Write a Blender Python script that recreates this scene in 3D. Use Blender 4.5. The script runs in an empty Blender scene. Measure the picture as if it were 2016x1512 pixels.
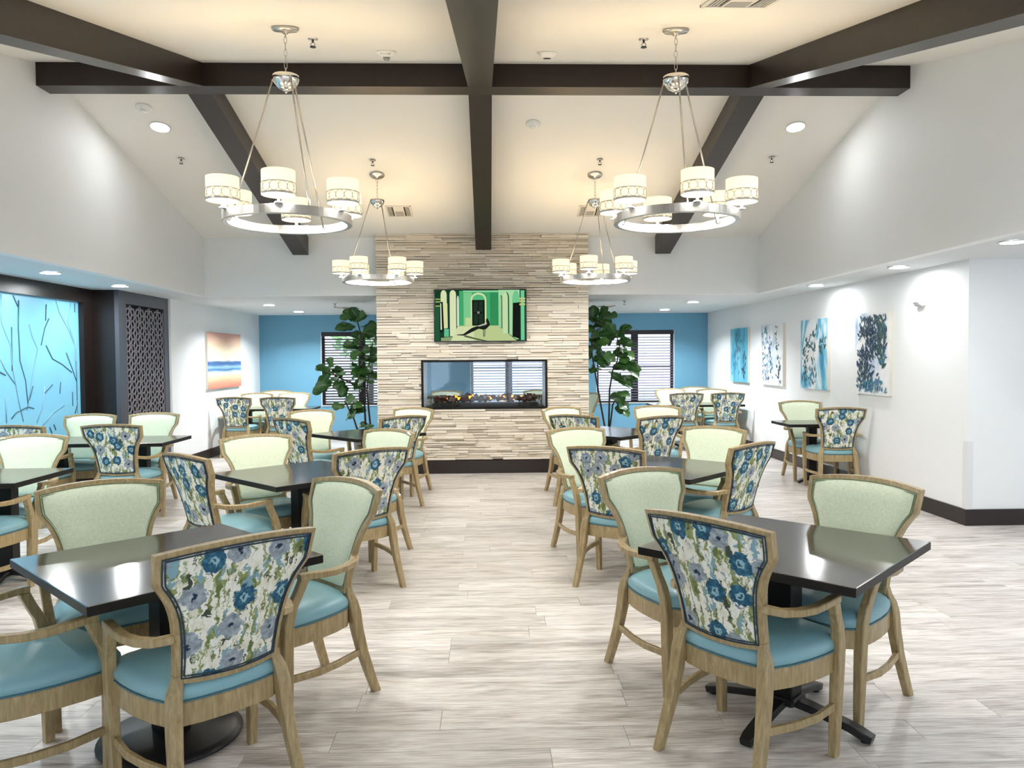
import bpy, bmesh, math, random
from mathutils import Vector, Matrix, noise
PI = math.pi
sc = bpy.context.scene
COL = sc.collection

# ------------------------------------------------------------------ camera, world, exposure, daylight
F_PX, PITCH, YAW, ROLL, CAM_H = 1514.0, .0342, .0305, -.0075, 1.58
cy_, sy_, cp_, sp_, cr_, sr_ = math.cos(YAW), math.sin(YAW), math.cos(PITCH), math.sin(PITCH), math.cos(ROLL), math.sin(ROLL)
R0 = Vector((cy_, -sy_, 0)); FW = Vector((sy_, cy_, 0)); UPV = Vector((0, 0, 1))
FV = cp_*FW - sp_*UPV; D0 = -(sp_*FW + cp_*UPV)
RV = cr_*R0 - sr_*D0; DV = sr_*R0 + cr_*D0
cam_d = bpy.data.cameras.new('camera'); cam = bpy.data.objects.new('camera', cam_d); COL.objects.link(cam)
M = Matrix((( RV.x, -DV.x, -FV.x, 0), (RV.y, -DV.y, -FV.y, 0), (RV.z, -DV.z, -FV.z, CAM_H), (0, 0, 0, 1)))
cam.matrix_world = M
cam_d.sensor_width = 36; cam_d.lens = 36*F_PX/2016; cam_d.clip_start = .05; cam_d.clip_end = 200
sc.camera = cam

sc.view_settings.view_transform = 'Standard'
sc.view_settings.look = 'None'
sc.view_settings.gamma = 1
sc.view_settings.use_curve_mapping = False
sc.view_settings.exposure = 0.9
sc.cycles.use_denoising = True
sc.cycles.max_bounces = 7
sc.cycles.diffuse_bounces = 4
sc.cycles.glossy_bounces = 3
sc.cycles.transmission_bounces = 4
sc.cycles.sample_clamp_indirect = 8
sc.cycles.caustics_reflective = False
sc.cycles.caustics_refractive = False

world = bpy.data.worlds.new('sky'); sc.world = world; world.use_nodes = True
wb = world.node_tree.nodes['Background']
wb.inputs[0].default_value = (.80, .90, 1.0, 1); wb.inputs[1].default_value = 1.5     # bright overcast sky

def lamp(name, kind, loc, energy, color, size=.1, rot=None, spread=None, sizey=None):
    d = bpy.data.lights.new(name, kind); d.energy = energy; d.color = color
    if kind == 'AREA':
        d.size = size
        if sizey: d.shape = 'RECTANGLE'; d.size_y = sizey
        else: d.shape = 'DISK'
        if spread: d.spread = spread
    else: d.shadow_soft_size = size
    o = bpy.data.objects.new(name, d); COL.objects.link(o); o.location = loc
    if rot: o.rotation_euler = rot
    return o
DOWN_W = 42.0          # each recessed downlight
CHAND_W = 1.7          # each chandelier bulb
CHAND_DOWN_W = 6.0
COOL = (.95, .98, 1.0); WARM = (1.0, .76, .44)
ZC = 2.448             # low ceiling
XL, XR, YB = -3.857, 3.7635, 10.655   # raised bay
YF_ = .12             # near end of the raised bay
ZR, YR, SL = 4.17, 6.91, .25          # ridge height, ridge position, slope
WL, WR, YBL, YC = -4.5, 4.395, 15.29, 6.92
XPAN = -5.0
def zceil(y): return ZR - SL*abs(y-YR)

# portals for the unseen windows added beside and behind the viewer
PORTALS = []

# ------------------------------------------------------------------ helpers
def lin(c):
    return tuple((x/12.92 if x <= .04045 else ((x+.055)/1.055)**2.4) for x in c)
def rgb(r, g, b): return lin((r/255, g/255, b/255)) + (1,)

MATS = {}
def newmat(name):
    m = bpy.data.materials.new(name); m.use_nodes = True
    nt = m.node_tree; b = nt.nodes['Principled BSDF']; MATS[name] = m
    return m, nt, b
def N(nt, t, **kw):
    n = nt.nodes.new(t)
    for k, v in kw.items(): setattr(n, k, v)
    return n
def L(nt, a, b): nt.links.new(a, b)
def mixc(nt, fac, a, b, mode='MIX'):
    n = N(nt, 'ShaderNodeMix', data_type='RGBA', blend_type=mode)
    if isinstance(fac, (int, float)): n.inputs[0].default_value = fac
    else: L(nt, fac, n.inputs[0])
    for s, v in ((6, a), (7, b)):
        if isinstance(v, tuple): n.inputs[s].default_value = v
        else: L(nt, v, n.inputs[s])
    return n.outputs[2]
def math_(nt, op, a, b=None, clamp=False):
    n = N(nt, 'ShaderNodeMath', operation=op, use_clamp=clamp)
    for i, v in ((0, a), (1, b)):
        if v is None: continue
        if isinstance(v, (int, float)): n.inputs[i].default_value = v
        else: L(nt, v, n.inputs[i])
    return n.outputs[0]
def ramp(nt, fac, stops, interp='LINEAR'):
    n = N(nt, 'ShaderNodeValToRGB'); cr = n.color_ramp; cr.interpolation = interp
    while len(cr.elements) < len(stops): cr.elements.new(.5)
    for e, (p, c) in zip(cr.elements, stops): e.position = p; e.color = c
    L(nt, fac, n.inputs[0]); return n.outputs[0]
def coords(nt, kind='Object', scale=(1, 1, 1), loc=None):
    tc = N(nt, 'ShaderNodeTexCoord'); mp = N(nt, 'ShaderNodeMapping')
    if kind == 'World':
        g = N(nt, 'ShaderNodeNewGeometry'); L(nt, g.outputs['Position'], mp.inputs[0])
    else: L(nt, tc.outputs[kind], mp.inputs[0])
    mp.inputs['Scale'].default_value = scale
    if loc is not None: L(nt, loc, mp.inputs['Location'])
    return mp.outputs[0]
def noise_(nt, vec, scale, detail=3, rough=.5, dist=0):
    n = N(nt, 'ShaderNodeTexNoise'); L(nt, vec, n.inputs['Vector'])
    n.inputs['Scale'].default_value = scale; n.inputs['Detail'].default_value = detail
    n.inputs['Roughness'].default_value = rough; n.inputs['Distortion'].default_value = dist
    return n
def bump(nt, b, h, strength=.3, dist=.002):
    n = N(nt, 'ShaderNodeBump'); n.inputs['Strength'].default_value = strength; n.inputs['Distance'].default_value = dist
    L(nt, h, n.inputs['Height']); L(nt, n.outputs[0], b.inputs['Normal'])
def plain(name, c, rough=.5, metal=0, spec=.5, var=0, vs=8, coat=0, kind='Object'):
    m, nt, b = newmat(name)
    if var:
        nz = noise_(nt, coords(nt, kind), vs, 4)
        a = tuple(min(1, x*(1-var)) for x in c[:3])+(1,); d = tuple(min(1, x*(1+var)) for x in c[:3])+(1,)
        L(nt, mixc(nt, nz.outputs[0], a, d), b.inputs['Base Color'])
    else: b.inputs['Base Color'].default_value = c
    b.inputs['Roughness'].default_value = rough; b.inputs['Metallic'].default_value = metal
    b.inputs['Specular IOR Level'].default_value = spec; b.inputs['Coat Weight'].default_value = coat
    return m
def emis(name, c, s, base=None):
    m, nt, b = newmat(name)
    b.inputs['Base Color'].default_value = base or c
    b.inputs['Emission Color'].default_value = c; b.inputs['Emission Strength'].default_value = s; b.inputs['Specular IOR Level'].default_value = .05
    b.inputs['Roughness'].default_value = .5
    return m

# walls and ceiling: painted drywall
def paint(name, c, rough=.6):
    m, nt, b = newmat(name)
    v = coords(nt, 'World')
    nz = noise_(nt, v, 1.3, 2)
    L(nt, mixc(nt, nz.outputs[0], tuple(x*.985 for x in c[:3])+(1,), c), b.inputs['Base Color'])
    b.inputs['Roughness'].default_value = rough
    bump(nt, b, noise_(nt, v, 220, 2).outputs[0], .06, .001)
    return m
paint('wall_paint', rgb(240, 242, 243)); paint('ceiling_paint', rgb(240, 238, 232), .8)
paint('soffit_paint', rgb(222, 226, 228), .8)
paint('blue_paint', rgb(112, 170, 200), .5)
plain('baseboard_black', rgb(36, 27, 25), .35)
# dark stained beams
m, nt, b = newmat('beam_wood')
v = coords(nt, 'World', (2, 2, 2)); nz = noise_(nt, v, 9, 5, .6)
L(nt, mixc(nt, nz.outputs[0], rgb(24, 15, 11), rgb(44, 31, 23)), b.inputs['Base Color'])
b.inputs['Roughness'].default_value = .38; bump(nt, b, nz.outputs[0], .1, .002)
# dark trim around the art panel
m, nt, b = newmat('espresso_wood')
v = coords(nt, 'World', (9, 9, 1.2)); nz = noise_(nt, v, 6, 5, .6)
L(nt, mixc(nt, nz.outputs[0], rgb(22, 16, 14), rgb(38, 28, 24)), b.inputs['Base Color'])
b.inputs['Roughness'].default_value = .3
# vinyl plank floor
m, nt, b = newmat('vinyl_plank')
oi = N(nt, 'ShaderNodeObjectInfo'); ge = N(nt, 'ShaderNodeNewGeometry')
rnd = math_(nt, 'FRACT', math_(nt, 'ADD', oi.outputs['Random'], ge.outputs['Random Per Island']))
cb = N(nt, 'ShaderNodeCombineXYZ'); L(nt, math_(nt, 'MULTIPLY', rnd, 37), cb.inputs[0]); L(nt, math_(nt, 'MULTIPLY', rnd, 91), cb.inputs[1])
v1 = coords(nt, 'World', (1.1, 9, 1), cb.outputs[0]); v2 = coords(nt, 'World', (3.2, 60, 1), cb.outputs[0])
n1 = noise_(nt, v1, 1.7, 5, .62, .6); n2 = noise_(nt, v2, 2.0, 3, .55)
c1 = ramp(nt, n1.outputs[0], [(.30, rgb(142, 132, 124)), (.41, rgb(194, 186, 179)), (.52, rgb(228, 222, 217)), (.66, rgb(243, 240, 237))])
c2 = mixc(nt, .35, c1, ramp(nt, n2.outputs[0], [(.38, rgb(138, 128, 119)), (.58, rgb(243, 240, 236))]))
c3 = mixc(nt, 1.0, c2, ramp(nt, rnd, [(0, (.84, .83, .82, 1)), (1, (1.04, 1.03, 1.02, 1))]), 'MULTIPLY')
L(nt, c3, b.inputs['Base Color']); b.inputs['Roughness'].default_value = .34
bump(nt, b, n2.outputs[0], .12, .001)
plain('joint_dark', rgb(120, 112, 104), .8)
# ledger stone
m, nt, b = newmat('ledger_stone')
oi = N(nt, 'ShaderNodeObjectInfo'); ge = N(nt, 'ShaderNodeNewGeometry')
rnd = math_(nt, 'FRACT', math_(nt, 'ADD', oi.outputs['Random'], ge.outputs['Random Per Island']))
cb = N(nt, 'ShaderNodeCombineXYZ'); L(nt, math_(nt, 'MULTIPLY', rnd, 53), cb.inputs[2])
v = coords(nt, 'World', (3, 3, 34), cb.outputs[0]); nz = noise_(nt, v, 2, 4, .6)
cst = ramp(nt, rnd, [(0, rgb(214, 202, 184)), (.3, rgb(224, 213, 196)), (.6, rgb(231, 221, 205)), (1, rgb(240, 231, 216))])
cst = mixc(nt, 1.0, cst, ramp(nt, nz.outputs[0], [(.3, (.93, .925, .92, 1)), (.7, (1.04, 1.035, 1.03, 1))]), 'MULTIPLY')
L(nt, cst, b.inputs['Base Color']); b.inputs['Roughness'].default_value = .75
bump(nt, b, nz.outputs[0], .3, .004)
plain('stone_backing', rgb(60, 50, 40), .9)
# chair wood
m, nt, b = newmat('chair_wood')
v = coords(nt, 'Object', (14, 14, 2.2)); nz = noise_(nt, v, 5, 5, .6, .5)
L(nt, ramp(nt, nz.outputs[0], [(.25, rgb(138, 117, 80)), (.5, rgb(168, 146, 104)), (.75, rgb(190, 169, 126))]), b.inputs['Base Color'])
b.inputs['Roughness'].default_value = .42; b.inputs['Coat Weight'].default_value = .15
# seat vinyl
m, nt, b = newmat('seat_vinyl')
v = coords(nt); nz = noise_(nt, v, 4, 3)
L(nt, mixc(nt, nz.outputs[0], rgb(126, 172, 184), rgb(144, 188, 198)), b.inputs['Base Color'])
b.inputs['Roughness'].default_value = .36; bump(nt, b, noise_(nt, v, 260, 2).outputs[0], .1, .001)
plain('seat_piping', rgb(74, 118, 130), .5)
# green woven fabric
m, nt, b = newmat('green_weave')
va = coords(nt, 'Object', (1, 1, 10)); vb = coords(nt, 'Object', (10, 1, 1))
w1 = noise_(nt, va, 60, 2); w2 = noise_(nt, vb, 60, 2)
wv = math_(nt, 'MULTIPLY', math_(nt, 'ADD', w1.outputs[0], w2.outputs[0]), .5)
L(nt, ramp(nt, wv, [(.36, rgb(210, 221, 186)), (.5, rgb(228, 237, 209)), (.64, rgb(239, 246, 226))]), b.inputs['Base Color'])
b.inputs['Roughness'].default_value = .85; b.inputs['Sheen Weight'].default_value = .2
bump(nt, b, wv, .3, .001)
plain('green_piping', rgb(122, 132, 96), .8)
plain('navy_piping', rgb(48, 62, 72), .7)
# floral watercolour fabric
m, nt, b = newmat('floral_fabric')
oi = N(nt, 'ShaderNodeObjectInfo'); cb = N(nt, 'ShaderNodeCombineXYZ')
L(nt, math_(nt, 'MULTIPLY', oi.outputs['Random'], 17.3), cb.inputs[0]); L(nt, math_(nt, 'MULTIPLY', oi.outputs['Random'], 9.1), cb.inputs[2])
tcn = coords(nt, 'Object', (1, 0, 1), cb.outputs[0])
dn = noise_(nt, tcn, 38, 3, .6)
vm = N(nt, 'ShaderNodeVectorMath', operation='SCALE'); vs_ = N(nt, 'ShaderNodeVectorMath', operation='SUBTRACT')
L(nt, dn.outputs[1], vs_.inputs[0]); vs_.inputs[1].default_value = (.5, .5, .5)
L(nt, vs_.outputs[0], vm.inputs[0]); vm.inputs['Scale'].default_value = .055
va_ = N(nt, 'ShaderNodeVectorMath', operation='ADD'); L(nt, tcn, va_.inputs[0]); L(nt, vm.outputs[0], va_.inputs[1])
fl = N(nt, 'ShaderNodeVectorMath', operation='MULTIPLY'); L(nt, va_.outputs[0], fl.inputs[0]); fl.inputs[1].default_value = (1, 0, .9)
sx_ = N(nt, 'ShaderNodeSeparateXYZ'); cx_ = N(nt, 'ShaderNodeCombineXYZ'); L(nt, fl.outputs[0], sx_.inputs[0]); L(nt, sx_.outputs[0], cx_.inputs[0]); L(nt, sx_.outputs[2], cx_.inputs[1])
def vor(scale, rand=.72):
    n = N(nt, 'ShaderNodeTexVoronoi'); n.inputs['Scale'].default_value = scale; n.inputs['Randomness'].default_value = rand
    n.voronoi_dimensions = '2D'; L(nt, cx_.outputs[0], n.inputs['Vector']); return n
# strokes
sv = N(nt, 'ShaderNodeVectorMath', operation='MULTIPLY'); L(nt, va_.outputs[0], sv.inputs[0]); sv.inputs[1].default_value = (1, 0, .28)
s1 = noise_(nt, sv.outputs[0], 34, 3, .6, .3); s2 = noise_(nt, sv.outputs[0], 33, 2, .5, .8)
s3 = noise_(nt, sv.outputs[0], 62, 2, .5)
base = ramp(nt, s3.outputs[0], [(.35, rgb(226, 222, 198)), (.5, rgb(240, 238, 224)), (.68, rgb(246, 246, 240))])
base = mixc(nt, ramp(nt, s1.outputs[0], [(.505, (0, 0, 0, 1)), (.54, (1, 1, 1, 1))]), base, ramp(nt, s3.outputs[0], [(.4, rgb(104, 118, 62)), (.62, rgb(160, 170, 112))]))
base = mixc(nt, ramp(nt, s2.outputs[0], [(.59, (0, 0, 0, 1)), (.62, (1, 1, 1, 1))]), base, rgb(132, 168, 180))
base = mixc(nt, ramp(nt, s2.outputs[0], [(.345, (1, 1, 1, 1)), (.375, (0, 0, 0, 1))]), base, rgb(66, 76, 60))
V = vor(8.2, .7)
sep = N(nt, 'ShaderNodeSeparateColor'); L(nt, V.outputs['Color'], sep.inputs[0])
d = V.outputs['Distance']
isb = ramp(nt, sep.outputs[0], [(.53, (0, 0, 0, 1)), (.54, (1, 1, 1, 1))])
pet = ramp(nt, d, [(.315, (1, 1, 1, 1)), (.34, (0, 0, 0, 1))])
shade_n = noise_(nt, tcn, 45, 3, .6)
bluef = ramp(nt, shade_n.outputs[0], [(.3, rgb(20, 60, 84)), (.5, rgb(34, 90, 118)), (.7, rgb(78, 134, 156))])
bluef = mixc(nt, ramp(nt, d, [(.12, (1, 1, 1, 1)), (.15, (0, 0, 0, 1))]), bluef, rgb(150, 190, 200))
bluef = mixc(nt, ramp(nt, d, [(.05, (1, 1, 1, 1)), (.075, (0, 0, 0, 1))]), bluef, rgb(32, 84, 112))
greyf = ramp(nt, shade_n.outputs[0], [(.3, rgb(112, 126, 136)), (.5, rgb(150, 160, 168)), (.7, rgb(190, 198, 204))])
greyf = mixc(nt, ramp(nt, d, [(.07, (1, 1, 1, 1)), (.09, (0, 0, 0, 1))]), greyf, rgb(28, 44, 72))
flower = mixc(nt, isb, greyf, bluef)
colr = mixc(nt, pet, base, flower)
L(nt, colr, b.inputs['Base Color']); b.inputs['Roughness'].default_value = .8
bump(nt, b, noise_(nt, tcn, 400, 1).outputs[0], .15, .001)
# tables
m, nt, b = newmat('table_laminate')
v = coords(nt, 'Object', (3, 30, 30)); nz = noise_(nt, v, 3, 4, .6)
L(nt, mixc(nt, nz.outputs[0], rgb(32, 23, 20), rgb(50, 38, 33)), b.inputs['Base Color'])
b.inputs['Roughness'].default_value = .13; b.inputs['IOR'].default_value = 4.4
plain('table_edge', rgb(16, 11, 10), .45, spec=.3)
plain('cast_iron', rgb(24, 25, 28), .4)
plain('brushed_nickel', rgb(200, 196, 190), .28, 1)
plain('polished_chrome', rgb(225, 222, 215), .1, 1)
plain('white_plastic', rgb(240, 240, 236), .4)
plain('vent_white', rgb(228, 224, 214), .5)
plain('vent_dark', rgb(70, 64, 58), .8)
plain('grey_lens', rgb(150, 150, 152), .2)
plain('black_gloss', rgb(12, 12, 14), .18)
plain('insert_black', rgb(10, 9, 9), .5, spec=.25)
plain('blind_slat_lit', rgb(112, 108, 124), .4)  # dark slats made paler: the daylight glare is put into their colour
plain('blind_dark', rgb(38, 32, 36), .4)
plain('window_frame_shaded', rgb(52, 50, 62), .4)  # white frames; their backlit shade is painted in as a dark colour
plain('jamb_white', rgb(236, 240, 242), .5)
plain('canvas_edge', rgb(214, 208, 196), .8)
plain('screen_metal', rgb(150, 144, 150), .4, .3)
plain('screen_back', rgb(22, 20, 22), .7)
plain('column_frame', rgb(84, 86, 94), .35, .2)
plain('guard_clear', rgb(228, 228, 230), .3)
plain('leaf_vein', rgb(150, 178, 96), .5)
plain('stem_bark', rgb(58, 46, 38), .8, var=.35, vs=30)
plain('pot_grey', rgb(120, 116, 110), .6)
plain('soil', rgb(50, 38, 30), .95, var=.3, vs=60)
plain('ember_dark', rgb(58, 22, 16), .25, spec=.5, var=.4, vs=30)
plain('fixture_white', rgb(236, 236, 234), .5)
plain('red_letter', rgb(84, 62, 56), .5)
plain('ground', rgb(196, 200, 192), .9)
plain('shrub_leaf', rgb(176, 206, 150), .8, var=.15, vs=6)
emis('downlight_lens', (1, 1, 1, 1), 9)
emis('shade_glow', rgb(255, 238, 200), .5)
emis('diffuser_glow', rgb(255, 250, 238), 1.1)
emis('ember_glow', rgb(255, 150, 50), 1.6)
emis('flame_glow', rgb(255, 190, 120), 1.4)
# fiddle leaf
m, nt, b = newmat('fig_leaf')
oi = N(nt, 'ShaderNodeObjectInfo'); nz = noise_(nt, coords(nt), 9, 3)
a1 = mixc(nt, nz.outputs[0], rgb(28, 66, 30), rgb(56, 104, 46)); a2 = mixc(nt, nz.outputs[0], rgb(50, 100, 42), rgb(96, 142, 66))
L(nt, mixc(nt, math_(nt, 'POWER', oi.outputs['Random'], 2.2), a1, a2), b.inputs['Base Color'])
b.inputs['Roughness'].default_value = .34
# window glass: thin clear panes
m, nt, b = newmat('clear_glass')
nt.nodes.remove(b); out = nt.nodes['Material Output']
tr = N(nt, 'ShaderNodeBsdfTransparent'); tr.inputs[0].default_value = (.96, .98, 1, 1)
gl = N(nt, 'ShaderNodeBsdfGlossy'); gl.inputs['Roughness'].default_value = .02
mx = N(nt, 'ShaderNodeMixShader'); mx.inputs[0].default_value = .035
L(nt, tr.outputs[0], mx.inputs[1]); L(nt, gl.outputs[0], mx.inputs[2]); L(nt, mx.outputs[0], out.inputs[0])
m2 = m.copy(); m2.name = 'tinted_glass'; MATS['tinted_glass'] = m2
[n for n in m2.node_tree.nodes if n.type == 'BSDF_TRANSPARENT'][0].inputs[0].default_value = (.95, .97, 1, 1)  # tint added to dim the sky seen through these panes; no screen
# resin art panel with a faint even glow in its material
m, nt, b = newmat('art_resin')
nz = noise_(nt, coords(nt, 'World'), 1.1, 3); 
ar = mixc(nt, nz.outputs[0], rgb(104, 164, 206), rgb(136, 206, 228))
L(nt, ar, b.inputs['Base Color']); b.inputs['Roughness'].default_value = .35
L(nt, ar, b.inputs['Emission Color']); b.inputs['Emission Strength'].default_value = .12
plain('resin_branch', rgb(58, 100, 116), .35)
plain('resin_branch_pale', rgb(130, 176, 200), .35)

class MB:
    def __init__(s): s.v = []; s.f = []; s.m = []; s.s = []
    def add(s, vs, fs, mi=0, smooth=False):
        o = len(s.v); s.v += [tuple(x) for x in vs]
        for f in fs: s.f.append(tuple(i+o for i in f)); s.m.append(mi); s.s.append(smooth)
        return s
    def box(s, x0, x1, y0, y1, z0, z1, mi=0, ch=0):
        if x0 > x1: x0, x1 = x1, x0
        if y0 > y1: y0, y1 = y1, y0
        if z0 > z1: z0, z1 = z1, z0
        if ch <= 0:
            v = [(x, y, z) for z in (z0, z1) for y in (y0, y1) for x in (x0, x1)]
            return s.add(v, [(0, 2, 3, 1), (4, 5, 7, 6), (0, 1, 5, 4), (2, 6, 7, 3), (0, 4, 6, 2), (1, 3, 7, 5)], mi)
        r = []
        for z, i in ((z0, ch), (z0+ch, 0), (z1-ch, 0), (z1, ch)):
            c = ch
            r.append([(x0+c+i, y0+i, z), (x1-c-i, y0+i, z), (x1-i, y0+c+i, z), (x1-i, y1-c-i, z), (x1-c-i, y1-i, z), (x0+c+i, y1-i, z), (x0+i, y1-c-i, z), (x0+i, y0+c+i, z)])
        return s.loft(r, mi, cap=True)
    def loft(s, rings, mi=0, cap=True, smooth=False, closed=True):
        n = len(rings[0]); v = [p for r in rings for p in r]; f = []
        for i in range(len(rings)-1):
            for j in range(n if closed else n-1):
                k = (j+1) % n
                f.append((i*n+j, i*n+k, (i+1)*n+k, (i+1)*n+j))
        if cap: f.append(tuple(range(n-1, -1, -1))); f.append(tuple((len(rings)-1)*n+j for j in range(n)))
        return s.add(v, f, mi, smooth)
    def tube(s, pts, r, n=8, mi=0, closed=False, cap=True, smooth=True):
        P = [Vector(p) for p in pts]; rr = r if isinstance(r, (list, tuple)) else [r]*len(P); rings = []
        ref = None
        for i, p in enumerate(P):
            if closed: t = P[(i+1) % len(P)]-P[i-1]
            else: t = P[min(i+1, len(P)-1)]-P[max(i-1, 0)]
            t.normalize()
            if ref is None: ref = t.orthogonal().normalized()
            else:
                ref = ref - t*ref.dot(t)
                ref = ref.normalized() if ref.length > 1e-6 else t.orthogonal().normalized()
            b_ = t.cross(ref)
            rings.append([tuple(p + (ref*math.cos(2*PI*k/n)+b_*math.sin(2*PI*k/n))*rr[i]) for k in range(n)])
        if closed:
            nn = len(rings); v = [q for r_ in rings for q in r_]; f = []
            for i in range(nn):
                for j in range(n): f.append((i*n+j, i*n+(j+1) % n, ((i+1) % nn)*n+(j+1) % n, ((i+1) % nn)*n+j))
            return s.add(v, f, mi, smooth)
        return s.loft(rings, mi, cap, smooth)
    def lathe(s, prof, n=24, c=(0, 0, 0), mi=0, smooth=True, cap=False):
        rings = [[(c[0]+r*math.cos(2*PI*k/n), c[1]+r*math.sin(2*PI*k/n), c[2]+z) for k in range(n)] for r, z in prof]
        return s.loft(rings, mi, cap, smooth)
    def mesh(s, name, mats):
        me = bpy.data.meshes.new(name); me.from_pydata(s.v, [], s.f)
        for m_ in (mats if isinstance(mats, (list, tuple)) else [mats]): me.materials.append(MATS[m_])
        me.polygons.foreach_set('material_index', s.m); me.polygons.foreach_set('use_smooth', s.s)
        me.update()
        bm = bmesh.new(); bm.from_mesh(me); bmesh.ops.recalc_face_normals(bm, faces=bm.faces); bm.to_mesh(me); bm.free()
        return me
    def build(s, name, mats, parent=None, loc=None):
        return obj(name, s.mesh(name, mats), parent, loc)
def obj(name, me, parent=None, loc=None):
    o = bpy.data.objects.new(name, me); COL.objects.link(o)
    if parent: o.parent = parent
    if loc is not None: o.location = loc
    return o
def tag(o, label=None, cat=None, group=None, kind=None):
    if label: o['label'] = label
    if cat: o['category'] = cat
    if group: o['group'] = group
    if kind: o['kind'] = kind
    return o
def thing(name, label, cat, loc=(0, 0, 0), rz=0, group=None):
    o = bpy.data.objects.new(name, None); COL.objects.link(o); o.empty_display_size = .1
    o.location = loc; o.rotation_euler = (0, 0, rz)
    return tag(o, label, cat, group)
def struct(mb, name, mats, parent=None):
    o = mb.build(name, mats, parent)
    if not parent: o['kind'] = 'structure'
    return o
def bxs(name, mat, *b):
    m_ = MB()
    for q in b: m_.box(*q)
    return struct(m_, name, mat)
def copy_tree(o, parent=None):
    c = o.copy(); COL.objects.link(c); c.parent = parent
    for ch in o.children: copy_tree(ch, c)
    return c
UNIT = MB().box(-.5, .5, -.5, .5, -.5, .5)

# ------------------------------------------------------------------ room shell
YFR = -3.0      # wall behind the viewer
XRR = 7.4       # right side room beyond the corner
fl_ = bxs('floor', 'joint_dark', (-5.2, XRR+.2, YFR-.2, YBL+.2, -.12, -.006))
# planks, running across the room
um = UNIT.mesh('floor_plank', 'vinyl_plank')
rg = random.Random(4)
PW, PL = .178, 1.22
planks = []
j = 0; y = YFR
while y < YBL:
    off = rg.choice([0, .33, .61, .88])*PL*rg.uniform(.9, 1.1)
    x = -5.1-off
    while x < XRR:
        x0, x1 = max(x, -5.1), min(x+PL, XRR)
        if x1-x0 > .05: planks.append((x0, x1, y, min(y+PW, YBL)))
        x += PL
    y += PW
def rank(p):
    cx, cyy = (p[0]+p[1])/2, (p[2]+p[3])/2
    vis = cyy > 2.7 and abs(cx - cyy*.03) < cyy*.70+.5 and (cx < WR or cyy < YC)
    return (0 if vis else 1, cyy)
planks.sort(key=rank)
rest = MB()
for i, (x0, x1, y0, y1) in enumerate(planks):
    g = .0009
    if i < 300:
        o = obj('floor_plank', um, fl_); o.scale = (x1-x0-2*g, y1-y0-2*g, .006); o.location = ((x0+x1)/2, (y0+y1)/2, -.003)
    else: rest.box(x0+g, x1-g, y0+g, y1-g, -.006, 0)
rs = rest.build('distant_planks', 'vinyl_plank', fl_); rs['kind'] = 'stuff'

# low ceiling around the raised bay
c_ = MB()
for q in ((-5.2, XL-.1, YFR, YBL), (XR+.1, XRR, YFR, YBL), (XL-.1, XR+.1, YB+.1, YBL), (XL-.1, XR+.1, YFR, YF_-.1)): c_.box(q[0], q[1], q[2], q[3], ZC, ZC+.1)
struct(c_, 'ceiling', 'soffit_paint')
# sloped ceiling halves
c_ = MB(); t = .1
def slab(y0, z0, y1, z1):
    c_.add([(XL-.1, y0, z0), (XR+.1, y0, z0), (XR+.1, y1, z1), (XL-.1, y1, z1), (XL-.1, y0, z0+t), (XR+.1, y0, z0+t), (XR+.1, y1, z1+t), (XL-.1, y1, z1+t)],
           [(0, 1, 2, 3), (7, 6, 5, 4), (0, 4, 5, 1), (2, 6, 7, 3), (0, 3, 7, 4), (1, 5, 6, 2)])
slab(YR, ZR, YB+.1, zceil(YB+.1)); slab(YF_-.1, zceil(YF_-.1), YR, ZR)
struct(c_, 'ceiling_vault', 'ceiling_paint')
# upper side walls with a gable shape, upper back and front walls
for nm, xa, xb in (('wall_upper_left', XL-.1, XL), ('wall_upper_right', XR, XR+.1)):
    w_ = MB(); pr_ = [(YF_-.1, ZC), (YB+.1, ZC), (YB+.1, zceil(YB+.1)+.1), (YR, ZR+.1), (YF_-.1, zceil(YF_-.1)+.1)]
    w_.loft([[(xa, a, q) for a, q in pr_], [(xb, a, q) for a, q in pr_]])
    struct(w_, nm, 'wall_paint')
bxs('wall_upper_back', 'wall_paint', (XL, XR, YB, YB+.1, ZC, zceil(YB)+.05))
bxs('wall_upper_front', 'wall_paint', (XL, XR, YF_-.1, YF_, ZC, zceil(YF_)+.02))
# lower walls
bxs('wall_left', 'wall_paint', (WL-.15, WL, 11.08, YBL, 0, ZC), (XPAN-.15, XPAN, YFR, 11.08, 0, ZC))
bxs('wall_right', 'wall_paint', (WR, WR+.12, YC+.12, YBL, 0, ZC))
bxs('wall_right_return', 'wall_paint', (WR, XRR, YC, YC+.12, 0, ZC))
# side room and front walls, with unseen windows added to let daylight in
def wall_open(name, axis, pos, a0, a1, holes, th=.15, mat='wall_paint', z1=ZC):
    m_ = MB(); hs = sorted(holes)
    def bx(u0, u1, z0, z1_):
        if axis == 'X': m_.box(pos, pos+th, u0, u1, z0, z1_)
        else: m_.box(u0, u1, pos, pos+th, z0, z1_)
    u = a0
    for h0, h1, q0, q1 in hs:
        bx(u, h0, 0, z1); bx(h0, h1, 0, q0); bx(h0, h1, q1, z1); u = h1
    bx(u, a1, 0, z1)
    return struct(m_, name, mat)
wall_open('wall_right_side', 'X', XRR, YFR, YC+.12, [(-1.8, .4, .9, 2.1), (1.2, 3.0, .9, 2.1), (4.3, 5.6, .9, 2.1)])
wall_open('wall_front', 'Y', YFR-.15, -5.2, XRR, [(-3.6, -1.2, .1, 2.25), (-.6, 1.8, .1, 2.25), (2.6, 5.0, .1, 2.25)])
WIN = [(-3.30, -1.72), (-.36, 1.17), (2.15, 3.72)]
WZ0, WZ1 = .65, 2.11
wall_open('wall_back', 'Y', YBL, -5.2, WR+.12, [(a, b_, WZ0, WZ1) for a, b_ in WIN], mat='blue_paint')
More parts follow.
